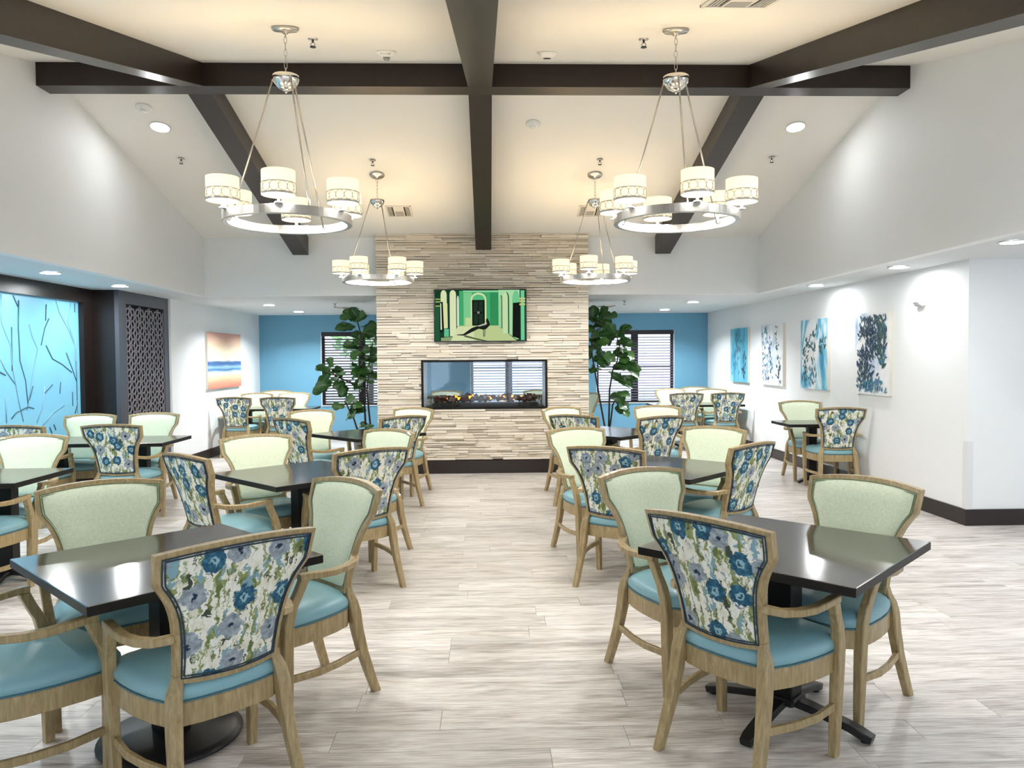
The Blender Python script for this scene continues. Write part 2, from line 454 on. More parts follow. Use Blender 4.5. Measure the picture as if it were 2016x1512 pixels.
# frames and panes of the windows added for daylight, out of view
wn = 0
for axis, pos, hs in (('X', XRR, [(-1.8, .4, .9, 2.1), (1.2, 3.0, .9, 2.1), (4.3, 5.6, .9, 2.1)]), ('Y', YFR-.15, [(-3.6, -1.2, .1, 2.25), (-.6, 1.8, .1, 2.25), (2.6, 5.0, .1, 2.25)])):
    for h0, h1, q0, q1 in hs:
        m_ = MB(); wn += 1
        for u0, u1, z0, z1 in ((h0, h0+.05, q0, q1), (h1-.05, h1, q0, q1), (h0, h1, q0, q0+.05), (h0, h1, q1-.05, q1), ((h0+h1)/2-.025, (h0+h1)/2+.025, q0, q1)):
            if axis == 'X': m_.box(pos+.05, pos+.1, u0, u1, z0, z1)
            else: m_.box(u0, u1, pos+.05, pos+.1, z0, z1)
        wo = struct(m_, 'window_%d' % (wn+3), 'jamb_white')
        g = MB()
        if axis == 'X': g.box(pos+.07, pos+.075, h0+.05, h1-.05, q0+.05, q1-.05)
        else: g.box(h0+.05, h1-.05, pos+.07, pos+.075, q0+.05, q1-.05)
        g.build('pane', 'clear_glass', wo)
        d = bpy.data.lights.new('daylight_portal', 'AREA'); d.shape = 'RECTANGLE'; d.size = h1-h0; d.size_y = q1-q0; d.energy = 1
        d.cycles.is_portal = True
        po = bpy.data.objects.new('daylight_portal', d); COL.objects.link(po)
        if axis == 'X': po.location = (pos+.16, (h0+h1)/2, (q0+q1)/2); po.rotation_euler = (PI/2, 0, PI/2)
        else: po.location = ((h0+h1)/2, pos-.01, (q0+q1)/2); po.rotation_euler = (PI/2, 0, PI)
# blue wall windows
for k, (a, b_) in enumerate(WIN):
    m_ = MB(); mid = (a+b_)/2; zr_ = WZ0+.5*(WZ1-WZ0)
    y0, y1 = YBL+.07, YBL+.12
    for q in ((a+.012, a+.06, y0, y1, WZ0, WZ1), (b_-.06, b_-.012, y0, y1, WZ0, WZ1), (a+.012, b_-.012, y0, y1, WZ0, WZ0+.05), (a+.012, b_-.012, y0, y1, WZ1-.05, WZ1), (mid-.07, mid+.07, y0, y1, WZ0, WZ1)): m_.box(*q)
    for xa, xb in ((a+.06, mid-.07), (mid+.07, b_-.06)): m_.box(xa, xb, y0, y1, zr_-.02, zr_+.02)
    wo = struct(m_, 'window_%d' % (k+1), 'window_frame_shaded')
    for xa, xb in ((a+.06, mid-.07), (mid+.07, b_-.06)):
        for za, zb in ((WZ0+.05, zr_-.02), (zr_+.02, WZ1-.05)):
            MB().box(xa, xb, y0+.02, y0+.026, za, zb).build('pane', 'tinted_glass', wo)
    j_ = MB(); j_.box(a, a+.012, YBL-.002, YBL+.15, WZ0, WZ1); j_.box(b_-.012, b_, YBL-.002, YBL+.15, WZ0, WZ1)
    j_.box(a+.012, b_-.012, YBL-.02, YBL+.07, WZ0-.0, WZ0+.015)
    j_.build('window_jamb', 'jamb_white', wo)
# blinds
slat_me = MB()
NS = 24
for k, (a, b_) in enumerate(WIN):
    nm = ['behind the left fig tree', 'seen through the glass fireplace', 'behind the right fig tree'][k]
    bl = thing('window_blind', 'dark slatted blind on blue wall '+nm, 'blind', ((a+b_)/2, YBL+.035, WZ0), 0, 'slatted blinds on the blue wall')
    w = (b_-a)-.03
    MB().box(-w/2-.005, w/2+.005, -.045, .02, 1.375, 1.455, ch=.006).build('valance', 'blind_dark', bl)
    MB().box(-w/2, w/2, -.02, .02, .022, .045, ch=.004).build('bottom_rail', 'blind_dark', bl)
    sm = None
    for i in range(NS):
        z = .08+i*(1.29/NS)
        if sm is None:
            tl_ = -.013 if k == 0 else -.009; s_ = MB(); s_.add([(-w/2, -.024, tl_), (w/2, -.024, tl_), (w/2, .024, -tl_), (-w/2, .024, -tl_), (-w/2, -.024, tl_+.003), (w/2, -.024, tl_+.003), (w/2, .024, -tl_+.003), (-w/2, .024, -tl_+.003)],
                [(0, 3, 2, 1), (4, 5, 6, 7), (0, 1, 5, 4), (2, 3, 7, 6), (1, 2, 6, 5), (0, 4, 7, 3)])
            sm = s_.mesh('slat', 'blind_dark' if k == 0 else 'blind_slat_lit')
        obj('slat', sm, bl, (0, 0, z))
    cd = MB()
    for xx in (-w*.36, -w*.12, w*.12, w*.36): cd.tube([(xx, -.026, .04), (xx, -.026, 1.38)], .0012, 5)
    cd.build('ladder_cord', 'blind_dark', bl)
# outdoors seen between the slats
bxs('ground_outside', 'ground', (-14, 14, YBL+.4, YBL+26, -.3, -.1))
random.seed(3)
sh = thing('garden_tree', 'pale green leafy tree outdoors beyond the left window', 'tree', (-3.2, YBL+5.5, -.1))
MB().tube([(0, 0, 0), (.05, 0, 1.2), (0, .1, 2.0)], [.09, .07, .05], 8).build('trunk', 'stem_bark', sh)
cr = MB()
for i in range(420):
    a = random.uniform(0, 2*PI); r = random.uniform(.2, 1.0)**.6*1.0; ph = random.uniform(-1, 1)
    p = Vector((math.cos(a)*r*math.sqrt(1-ph*ph), math.sin(a)*r*math.sqrt(1-ph*ph), 2.4+ph*r*1.1))
    q = Vector((random.uniform(-1, 1), random.uniform(-1, 1), random.uniform(-1, 1))).normalized()*.12; w_ = q.orthogonal()*.6
    cr.add([p-q, p+w_, p+q, p-w_], [(0, 1, 2, 3)])
cr.build('foliage', 'shrub_leaf', sh)['kind'] = 'stuff'

# baseboards
def bb(name, x0, x1, y0, y1, h=.15): bxs(name, 'baseboard_black', (x0, x1, y0, y1, 0, h))
bb('baseboard_left', WL, WL+.014, 11.1, YBL-.014)
bb('baseboard_right', WR-.014, WR, YC-.014, YBL-.014)
bb('baseboard_right_return', WR, XRR, YC-.014, YC)
bb('baseboard_back', WL, WR, YBL-.014, YBL)
# corner guard
o = MB(); o.box(WR-.022, WR-.0145, YC-.0145, YC+.06, .155, 1.25); o.box(WR-.0145, WR+.06, YC-.0225, YC-.015, .155, .78)
o = MB(); o.box(WR-.006, WR, YC-.006, YC+.055, .15, .78); o.box(WR, WR+.055, YC-.006, YC, .15, .78)
struct(o, 'trim_1', 'guard_clear')

# ------------------------------------------------------------------ beams
BX = [(-2.65, -2.44), (-.158, .052), (2.318, 2.528)]
BD = .24
def beam(name, label, verts, group='dark ceiling beams'):
    m_ = MB(); m_.loft(verts); o_ = m_.build(name, 'beam_wood'); tag(o_, label, 'beam', group)
rowname = ['left', 'middle', 'right']
for k, (a, b_) in enumerate(BX):
    for side, (ya, yb) in (('far', (7.01, YB-.03)), ('near', (YF_+.03, 6.80))):
        zA, zB = zceil(ya), zceil(yb)
        if k == 1 and side == 'far': yb = 10.47; zB = zceil(yb)
        r0 = [(a, ya, zA), (b_, ya, zA), (b_, ya, zA-BD if side == 'near' else 3.944), (a, ya, zA-BD if side == 'near' else 3.944)]
        r1 = [(a, yb, zB), (b_, yb, zB), (b_, yb, zB-BD), (a, yb, zB-BD)]
        if side == 'near': r1 = [(a, yb, zB), (b_, yb, zB), (b_, yb, 3.944), (a, yb, 3.944)]
        beam('ceiling_beam', 'dark %s sloping beam on the %s side of the cross beam' % (rowname[k], side), [r0, r1])
m_ = MB(); pf = [(6.80, 3.944), (7.01, 3.944), (7.01, zceil(7.01)), (6.91, ZR), (6.80, zceil(6.80))]
m_.loft([[(XL, y_, z_) for y_, z_ in pf], [(XR, y_, z_) for y_, z_ in pf]])
tag(m_.build('cross_beam', 'beam_wood'), 'long dark horizontal beam crossing the room under the ridge', 'beam', 'dark ceiling beams')

# ------------------------------------------------------------------ fireplace wall in ledger stone
FX0, FX1, FY, FYB = -1.515, 1.377, 10.52, 11.30
OX0, OX1, OZ0, OZ1 = -.905, .795, .893, 1.546
m_ = MB()
yb_ = FY+.03
for q in ((FX0+.004, OX0, yb_, FYB, 0, 3.2), (OX1, FX1-.004, yb_, FYB, 0, 3.2), (OX0, OX1, yb_, FYB, 0, OZ0), (OX0, OX1, yb_, FYB, OZ1, 3.2)): m_.box(*q)
fw = struct(m_, 'wall_fireplace', 'stone_backing')
su = UNIT.mesh('stone', 'ledger_stone')
rg = random.Random(11); strips = []
z = .185; zt = zceil(FY)-.002
while z < zt-.012:
    hh = min(rg.choice([.03, .036, .042, .036]), zt-z)
    x = FX0
    while x < FX1-.001:
        ln = rg.choice([.14, .2, .28, .36, .46])*rg.uniform(.85, 1.15)
        x1 = min(x+ln, FX1)
        if FX1-x1 < .07: x1 = FX1
        cur = [(x, x1)]
        if z+hh > OZ0-.004 and z < OZ1+.004:
            cur = []
            if x < OX0: cur.append((x, min(x1, OX0)))
            if x1 > OX1: cur.append((max(x, OX1), x1))
        for a, b_ in cur:
            if b_-a > .012: strips.append((a, b_, z, z+hh, rg.choice([.0, .008, .016, .026, .036])))
        x = x1
    z += hh
strips.sort(key=lambda s_: -(s_[1]-s_[0])*(s_[3]-s_[2]))
rest = MB()
for i, (a, b_, z0, z1, pr) in enumerate(strips):
    g = .0010; y0 = FY+.016-pr; y1 = yb_+.001; z0 += rg.choice([0, .0015, .004, .006])  # random wider gaps bare the dark backing, drawn as ledge shadow lines
    if i < 300:
        o = obj('stone', su, fw); o.scale = (b_-a-2*g, y1-y0, z1-z0-2*g); o.location = ((a+b_)/2, (y0+y1)/2, (z0+z1)/2)
    else: rest.box(a+g, b_-g, y0, y1, z0+g, z1-g)
rest.build('small_stone_strips', 'ledger_stone', fw)['kind'] = 'stuff'
MB().box(FX0+.015, FX1-.015, FY-.021, yb_, 0, .178).build('plinth', 'baseboard_black', fw)
lin_ = MB()   # white lining of the opening
e = .006
lin_.box(OX0, OX0+e, yb_, FYB, OZ0, OZ1); lin_.box(OX1-e, OX1, yb_, FYB, OZ0, OZ1); lin_.box(OX0, OX1, yb_, FYB, OZ1-e, OZ1)
lin_.build('opening_lining', 'jamb_white', fw)
# insert
fi = thing('fireplace_insert', 'see-through glass electric fireplace set in the pale stone wall', 'fireplace', ((OX0+OX1)/2, FY, OZ0))
w2 = (OX1-OX0)/2-.001; hz = OZ1-OZ0
f_ = MB(); yy = -.022
for q in ((-w2-.012, w2+.012, yy, .03, hz-.022, hz+.008), (-w2-.012, w2+.012, yy, .03, -.012, .018), (-w2-.012, -w2+.016, yy, .03, .018, hz-.022), (w2-.016, w2+.012, yy, .03, .018, hz-.022)): f_.box(*q)
f_.build('frame', 'insert_black', fi)
MB().box(-w2+.016, w2-.016, .012, .017, .018, hz-.022).build('glass_pane', 'clear_glass', fi)
MB().box(-w2+.016, w2-.016, .70, .705, .018, hz-.022).build('glass_pane', 'clear_glass', fi)
MB().box(-w2+.12, w2-.10, .2, .5, .006, .06, ch=.01).build('burner_tray', 'insert_black', fi)
rg = random.Random(5)
def rock(r, seed, glow):
    bm = bmesh.new(); bmesh.ops.create_icosphere(bm, subdivisions=1, radius=r)
    q = random.Random(seed)
    for v_ in bm.verts: v_.co *= q.uniform(.7, 1.2)
    me = bpy.data.meshes.new('ember_stone')
    me.materials.append(MATS['ember_dark']); me.materials.append(MATS['ember_glow'])
    if glow:
        for i_, f in enumerate(bm.faces):
            if q.random() < .11: f.material_index = 1
    bm.to_mesh(me); bm.free(); return me
rks = [rock(.054, s_, s_ % 2 == 0) for s_ in range(8)]
for i in range(46):
    x = -w2+.14+(2*w2-.27)*((i % 23)+.5)/23+rg.uniform(-.01, .01)
    row = i//23
    o = obj('ember_stone', rg.choice(rks), fi, (x, .3+.12*row+rg.uniform(-.02, .02), .085+rg.uniform(0, .03)+.03*abs(math.sin(i*1.1))))
    o.rotation_euler = (rg.uniform(0, 6), rg.uniform(0, 6), rg.uniform(0, 6)); k_ = rg.uniform(.8, 1.15); o.scale = (k_, k_, k_)

# television
tv = thing('television', 'flat television above the fireplace showing a bird in a green hall', 'television', ((-.73+.523)/2, FY-.028, 1.8))
TW, TH = .628, .71
MB().box(-TW, TW, -.05, 0, 0, TH, ch=.004).build('casing', 'black_gloss', tv)
MB().box(-.2, .2, 0, .004, .2, .5).build('wall_bracket', 'black_gloss', tv)
MB().box(-.015, .015, -.053, -.05, .004, .009).build('power_light', 'grey_lens', tv)
scr = MB(); smats = []; lay = [0]
def smat(c, s=.46):
    nm = 'screen_%02x%02x%02x' % c
    if nm not in MATS: emis(nm, rgb(*c), s, (0, 0, 0, 1))
    if nm not in smats: smats.append(nm)
    return smats.index(nm)
def SP(c, pts):   # points in a 1720 x 970 picture frame, origin top left
    lay[0] += 1
    y_ = -.0505-lay[0]*.00004; w_ = TW-.012; h_ = TH-.024
    vs = [(-w_+2*w_*min(1, max(0, (u-155)/1720)), y_, .012+h_*(1-min(1, max(0, (v_-150)/970)))) for u, v_ in pts]
    scr.add(vs, [tuple(range(len(vs)))], smat(c))
def arch(c, x0, x1, top, bot, rise):
    mx_, rx = (x0+x1)/2, (x1-x0)/2
    SP(c, [(x0, bot)]+[(mx_-rx*math.cos(PI*i/10), top+rise-rise*math.sin(PI*i/10)) for i in range(11)]+[(x1, bot)])
SP((20, 60, 36), [(155, 150), (1875, 150), (1875, 1120), (155, 1120)])
SP((196, 214, 150), [(440, 1120), (600, 830), (1360, 830), (1700, 1120)])
SP((70, 176, 112), [(620, 165), (1360, 165), (1360, 830), (620, 830)])
SP((132, 212, 150), [(700, 200), (860, 200), (860, 830), (700, 830)])
SP((52, 150, 92), [(1200, 200), (1360, 200), (1360, 830), (1200, 830)])
SP((150, 226, 170), [(690, 160), (1370, 160), (1350, 190), (700, 190)])
arch((222, 236, 180), 835, 1130, 200, 830, 130); arch((90, 200, 130), 865, 1100, 235, 830, 100)
SP((14, 26, 18), [(860, 340), (1100, 340), (1100, 830), (860, 830)])
for u in (890, 990): 
    for v_ in (370, 600): SP((30, 52, 38), [(u, v_), (u+80, v_), (u+80, v_+200), (u, v_+200)])
SP((190, 200, 180), [(985, 560), (997, 560), (997, 600), (985, 600)]); SP((190, 200, 180), [(962, 560), (974, 560), (974, 600), (962, 600)])
SP((176, 230, 176), [(1360, 150), (1760, 150), (1760, 1080), (1700, 1100), (1360, 830)])
arch((20, 60, 36), 1385, 1430, 250, 880, 60); arch((160, 220, 160), 1370, 1415, 255, 875, 60)
arch((20, 60, 36), 1450, 1560, 190, 980, 120); arch((204, 234, 178), 1440, 1538, 190, 980, 120)
arch((120, 210, 150), 1620, 1760, 160, 400, 200)
SP((12, 18, 14), [(1630, 400), (1765, 388), (1765, 1090), (1620, 1040)])
SP((120, 214, 160), [(1780, 160), (1850, 160), (1850, 1110), (1780, 1110)])
for v_ in (300, 350, 410): SP((206, 210, 130), [(1755, v_), (1865, v_), (1865, v_+34), (1755, v_+34)])
arch((226, 238, 186), 270, 385, 150, 880, 90); SP((10, 14, 12), [(250, 380), (310, 370), (330, 940), (250, 960)])
SP((230, 240, 220), [(262, 400), (280, 400), (290, 905), (264, 905)])
SP((226, 234, 170), [(320, 400), (395, 400), (400, 870), (335, 870)])
arch((230, 238, 190), 440, 560, 150, 1030, 80)
arch((210, 240, 214), 575, 615, 255, 840, 90)
SP((100, 200, 150), [(330, 890), (420, 890), (420, 1040), (330, 1040)])
SP((150, 170, 120), [(270, 1060), (480, 1040), (440, 1120), (270, 1120)])
SP((28, 90, 56), [(160, 460), (245, 460), (245, 1110), (160, 1110)])
for v_ in (310, 360, 440): SP((150, 180, 100), [(170, v_), (265, v_), (265, v_+26), (170, v_+26)])
SP((206, 226, 160), [(730, 680), (850, 680), (850, 830), (730, 830)])
SP((222, 232, 180), [(470, 1120), (580, 850), (880, 840), (900, 1120)])
SP((92, 104, 72), [(730, 1010), (900, 1060), (1150, 1120), (1010, 1120), (700, 1040)])   # shadow of the bird on its floor, part of the picture
SP((24, 30, 26), [(560, 1000), (690, 990), (840, 880), (1000, 820), (1110, 785), (1150, 735), (1190, 770), (1195, 820), (1130, 890), (1080, 910), (980, 890), (860, 950), (710, 1020), (580, 1012)])
SP((196, 206, 180), [(940, 840), (1090, 790), (1140, 770), (1130, 810), (1000, 845)])
SP((24, 30, 26), [(1120, 760), (1125, 700), (1150, 690), (1170, 730), (1190, 780)])
SP((24, 30, 26), [(1066, 900), (1078, 900), (1084, 1040), (1070, 1040)]); SP((24, 30, 26), [(1100, 890), (1112, 890), (1098, 1040), (1088, 1040)])
scr.build('screen', smats, tv)

# ------------------------------------------------------------------ art panel wall on the left, dark frame and lattice column
af = thing('branch_art_panel', 'glowing pale blue panel embossed with bare branches in dark wood frame', 'wall panel', (XPAN, 6.3, 0))
def rel(o_, w=af): o_.location = Vector(o_.location)-w.location; return o_
m_ = MB(); m_.box(XPAN, -4.84, 3.0, 9.60, 2.28, ZC-.001); rel(m_.build('head_board', 'espresso_wood', af))
rel(MB().box(XPAN, -4.84, 9.38, 9.598, 0, 2.28).build('jamb_board', 'espresso_wood', af))
rel(MB().box(XPAN, -4.84, 3.0, 3.2, 0, 2.28).build('jamb_board', 'espresso_wood', af))
rel(MB().box(XPAN, -4.84, 3.2, 9.38, 0, .22).build('base_board', 'espresso_wood', af))
bp = MB().box(-.02, 0, 0, 6.18, 0, 2.06).build('resin_sheet', 'art_resin', af, (-4.90, 3.2, .22)); rel(bp); bp['label'] = 'pale blue translucent resin sheet'
def unx(u, v_, X):   # a picture measurement turned into a point of the panel plane
    d = FV + RV*((u-1008)/F_PX) + DV*((v_-756)/F_PX); t_ = X/d.x
    return (t_*d.y, CAM_H+t_*d.z)
rg = random.Random(8)
BR = [[(5, 335), (8, 560), (75, 725), (85, 870), (110, 1000), (130, 1110), (165, 1260)], [(130, 400), (128, 600), (140, 830), (180, 970), (198, 1140)],
      [(90, 345), (125, 445)], [(205, 570), (228, 660), (265, 745), (235, 900), (210, 1060), (190, 1180)], [(325, 430), (322, 545)], [(345, 530), (315, 600), (290, 720)],
      [(395, 385), (420, 490), (480, 600), (537, 738), (560, 900), (590, 1080), (610, 1190)], [(325, 720), (370, 815), (440, 855), (508, 912)], [(468, 772), (512, 890), (563, 976)],
      [(0, 815), (40, 900), (112, 1003)], [(0, 910), (38, 932)], [(80, 590), (85, 900)], [(498, 400), (480, 560), (540, 740)], [(550, 410), (572, 490)],
      [(80, 1240), (115, 1195), (200, 1155), (240, 1168)], [(300, 1290), (375, 1195), (455, 1145)], [(428, 980), (422, 1062)], [(512, 1050), (515, 1150)], [(38, 1090), (45, 1270)],
      [(530, 1200), (580, 1140), (645, 1105)], [(590, 830), (625, 1010), (645, 1100)], [(315, 1010), (300, 1150), (260, 1270)], [(370, 1000), (315, 1060)], [(232, 1010), (205, 1110)],
      [(545, 620), (530, 780), (570, 960)], [(380, 1280), (395, 1320)], [(350, 1300), (370, 1350)]]
for i, b_ in enumerate(BR):
    pts = []
    for u, v_ in b_:
        y_, z_ = unx(u/3.6, 480+v_/3.6, -4.90); pts.append((.002, min(6.1, max(.05, y_-3.2)), min(2.04, max(.03, z_-.22))))
    MB().tube(pts, [.0075*(1-.45*q/len(pts)) for q in range(len(pts))], 6).build('branch', 'resin_branch' if i % 3 else 'resin_branch_pale', bp)
for k in range(22):      # more of the same growth left of the frame edge
    y0, z0 = rg.uniform(.2, 3.6), rg.uniform(.1, 1.2); a = rg.uniform(-.35, .35); pts = [(.002, y0, z0)]
    for q in range(rg.randint(2, 5)): a += rg.uniform(-.3, .3); y0 += math.sin(a)*.25; z0 = min(2.02, z0+.22); pts.append((.002, min(6.1, max(.05, y0)), z0))
    MB().tube(pts, .006, 6).build('branch', 'resin_branch', bp)
# column
lc = thing('lattice_column', 'dark square column with pierced geometric metal lattice panel', 'column', (0, 0, 0))
CX, CYA, CYB = -4.53, 9.602, 11.07
MB().box(XPAN, CX-.05, CYA, CYB, 0, ZC-.001).build('column_box', 'espresso_wood', lc)
f_ = MB(); LY0, LY1, LZ0, LZ1 = 9.80, 10.92, .30, 2.29
for q in ((CX-.05, CX, CYA, LY0, 0, ZC-.001), (CX-.05, CX, LY1, CYB, 0, ZC-.001), (CX-.05, CX, LY0, LY1, 0, LZ0), (CX-.05, CX, LY0, LY1, LZ1, ZC-.001)): f_.box(*q)
f_.build('face_frame', 'column_frame', lc)
MB().box(CX-.049, CX-.046, LY0, LY1, LZ0, LZ1).build('dark_backing', 'screen_back', lc)
lt = MB(); a_ = .155; hgt = a_*math.sqrt(3)/2
def bar(p, q, w=.0085):
    (y0, z0), (y1, z1) = p, q
    if not all(LY0-.001 <= t_ <= LY1+.001 for t_ in (y0, y1)) or not all(LZ0-.001 <= t_ <= LZ1+.001 for t_ in (z0, z1)): return
    dy, dz = y1-y0, z1-z0; l_ = math.hypot(dy, dz); ny, nz_ = -dz/l_*w, dy/l_*w
    pr_ = [(y0+ny, z0+nz_), (y1+ny, z1+nz_), (y1-ny, z1-nz_), (y0-ny, z0-nz_)]
    lt.loft([[(CX-.018, a, b) for a, b in pr_], [(CX-.008, a, b) for a, b in pr_]])
for i in range(-1, 10):
    for j in range(-1, 15):
        A = (LY0+hgt*i, LZ0+a_*(j+(i % 2)*.5)); B_ = (A[0], A[1]+a_); C_ = (A[0]+hgt, A[1]+a_/2); D_ = (A[0]+hgt, A[1]-a_/2)
        for tri in ((A, B_, C_), (A, C_, D_)):
            g_ = (sum(t_[0] for t_ in tri)/3, sum(t_[1] for t_ in tri)/3)
            for p_ in tri: bar(g_, p_)
        # slim hexagon accents round each node
        for p_, q_ in ((A, B_), (A, C_), (A, D_)):
            m0 = (A[0]*.72+q_[0]*.28, A[1]*.72+q_[1]*.28); 
        ring_ = [(A[0]+.036*math.cos(PI/6+PI/3*t_), A[1]+.036*math.sin(PI/6+PI/3*t_)) for t_ in range(6)]
        for t_ in range(6): bar(ring_[t_], ring_[(t_+1) % 6], .004)
lt.build('lattice_screen', 'screen_metal', lc)

# ------------------------------------------------------------------ pictures
def grad(name, stops, wob=.15, sc_=3):
    m_, nt, b = newmat(name); g = N(nt, 'ShaderNodeTexCoord'); sp = N(nt, 'ShaderNodeSeparateXYZ'); L(nt, g.outputs['Generated'], sp.inputs[0])
    mp = N(nt, 'ShaderNodeMapping'); L(nt, g.outputs['Generated'], mp.inputs[0]); mp.inputs['Scale'].default_value = (0, 1, 5)
    nz = noise_(nt, mp.outputs[0], sc_, 4)
    f = math_(nt, 'ADD', sp.outputs[2], math_(nt, 'MULTIPLY', math_(nt, 'SUBTRACT', nz.outputs[0], .5), wob))
    L(nt, ramp(nt, f, stops), b.inputs['Base Color']); b.inputs['Roughness'].default_value = .7
grad('sunset_print', [(.0, rgb(216, 120, 100)), (.1, rgb(232, 158, 128)), (.2, rgb(238, 208, 168)), (.28, rgb(206, 222, 218)), (.33, rgb(60, 120, 176)), (.38, rgb(150, 190, 214)), (.42, rgb(70, 112, 166)), (.47, rgb(60, 104, 160)), (.5, rgb(226, 228, 214)), (.64, rgb(250, 240, 210)), (.82, rgb(244, 206, 178)), (1, rgb(216, 160, 150))], .07)
def wash(name, stops, scale=2.2, stretch=(1, 1, .6)):
    m_, nt, b = newmat(name); v = coords(nt, 'Generated', stretch); nz = noise_(nt, v, scale, 4, .55, .8)
    L(nt, ramp(nt, nz.outputs[0], stops), b.inputs['Base Color']); b.inputs['Roughness'].default_value = .7
W_ = rgb(238, 240, 242)
wash('wash_teal', [(.3, rgb(150, 212, 226)), (.5, rgb(96, 182, 210)), (.7, rgb(60, 150, 190))], 3, (1, 2, .5))
wash('wash_white', [(.5, W_), (.66, rgb(196, 214, 226)), (.75, rgb(140, 176, 206))], 3)
wash('wash_blue', [(.40, rgb(60, 146, 190)), (.48, rgb(120, 190, 216)), (.53, rgb(206, 230, 238)), (.58, W_)], 2.2)
wash('wash_pale', [(.5, W_), (.62, rgb(206, 220, 236)), (.74, rgb(150, 176, 214))], 3)
for n_, c in (('ink_navy', (38, 62, 92)), ('ink_green', (58, 88, 86)), ('ink_teal', (58, 122, 146)), ('ink_blue', (92, 132, 172))): plain(n_, rgb(*c), .7)
def canvas(name, label, x, sgn, y0, y1, z0, z1, mat, leaves=None, seed=0):
    t_ = thing(name, label, 'picture', (x, (y0+y1)/2, z0)); w = (y1-y0)/2; h_ = z1-z0; d_ = .04*sgn
    MB().box(0, d_*.95, -w, w, 0, h_).build('canvas_frame', 'canvas_edge', t_)
    p = MB(); p.box(d_*.95, d_, -w, w, 0, h_); p.build('printed_face', mat, t_)
    if leaves:
        lv = MB(); q = random.Random(seed); n_ = 0
        for (cy0, cz0, spread_y, height, cnt, ln, mi) in leaves:
            # stem
            pts = [(cy0+.03*math.sin(i*1.7+seed)*(i/5), cz0+height*i/6) for i in range(7)]
            for i in range(6):
                (a, b_), (c, e_) = pts[i], pts[i+1]
                n_ += 1; xx = d_+sgn*.0004
                lv.add([(xx, a-.003, b_), (xx, a+.003, b_), (xx, c+.002, e_), (xx, c-.002, e_)], [(0, 1, 2, 3)], mi)
            for i in range(cnt):
                s_ = q.random(); cy1 = cy0+q.gauss(0, spread_y); cz1 = cz0+height*s_; an = q.uniform(-1.1, 1.1); l_ = ln*q.uniform(.6, 1.25)
                dy, dz = math.sin(an)*l_, math.cos(an)*l_; px_, pz_ = -dz*.2, dy*.2
                if abs(cy1) > w-.06 or abs(cy1+dy) > w-.02 or cz1+dz > h_-.02 or cz1 < .02: continue
                n_ += 1; xx = d_+sgn*(.0006+.00001*n_)
                lv.add([(xx, cy1, cz1), (xx, cy1+dy*.35+px_, cz1+dz*.35+pz_), (xx, cy1+dy*.7+px_*.7, cz1+dz*.7+pz_*.7), (xx, cy1+dy, cz1+dz), (xx, cy1+dy*.7-px_*.7, cz1+dz*.7-pz_*.7), (xx, cy1+dy*.35-px_, cz1+dz*.35-pz_)],
                       [(0, 1, 2, 3, 4, 5)], mi if q.random() < .75 else (mi+1) % 4)
        lv.build('printed_leaves', ['ink_navy', 'ink_green', 'ink_teal', 'ink_blue'], t_)
    return t_
canvas('wall_picture', 'sunset beach painting of blue sea and orange sand on left wall', WL, 1, 12.38, 14.02, 1.11, 2.03, 'sunset_print')
PZ0, PZ1 = 1.128, 2.062
canvas('wall_picture', 'turquoise painting with faint stems, farthest on the right wall', WR, -1, 12.80, 13.72, PZ0, PZ1, 'wash_teal', [(.1, .1, .12, .7, 34, .12, 2), (-.3, .05, .04, .45, 22, .1, 0)], 1)
canvas('wall_picture', 'white picture of trailing slate leaves beside the turquoise one', WR, -1, 11.26, 12.16, PZ0, PZ1, 'wash_white', [(.25, .05, .07, .85, 70, .07, 2), (.08, .02, .07, .7, 60, .07, 3), (-.2, .5, .03, .4, 22, .06, 1), (-.3, .0, .05, .4, 30, .07, 0), (.38, .0, .02, .8, 40, .05, 0)], 2)
canvas('wall_picture', 'white canvas with large watery blue blot and green sprig', WR, -1, 9.76, 10.60, PZ0, PZ1, 'wash_blue', [(.0, .05, .05, .75, 22, .09, 1), (.26, .0, .05, .5, 40, .08, 1), (-.27, .45, .05, .22, 16, .09, 1), (.24, .5, .05, .15, 12, .09, 1), (.1, .02, .1, .3, 20, .09, 2)], 3)
canvas('wall_picture', 'white canvas dense with dark navy leaves, nearest on right wall', WR, -1, 8.24, 9.01, PZ0, PZ1, 'wash_pale', [(-.02, .42, .13, .48, 330, .065, 0), (-.26, .3, .07, .6, 170, .065, 1), (.14, .03, .12, .46, 170, .065, 0), (-.05, .0, .2, .16, 90, .06, 2), (.15, .62, .1, .15, 40, .06, 0)], 4)

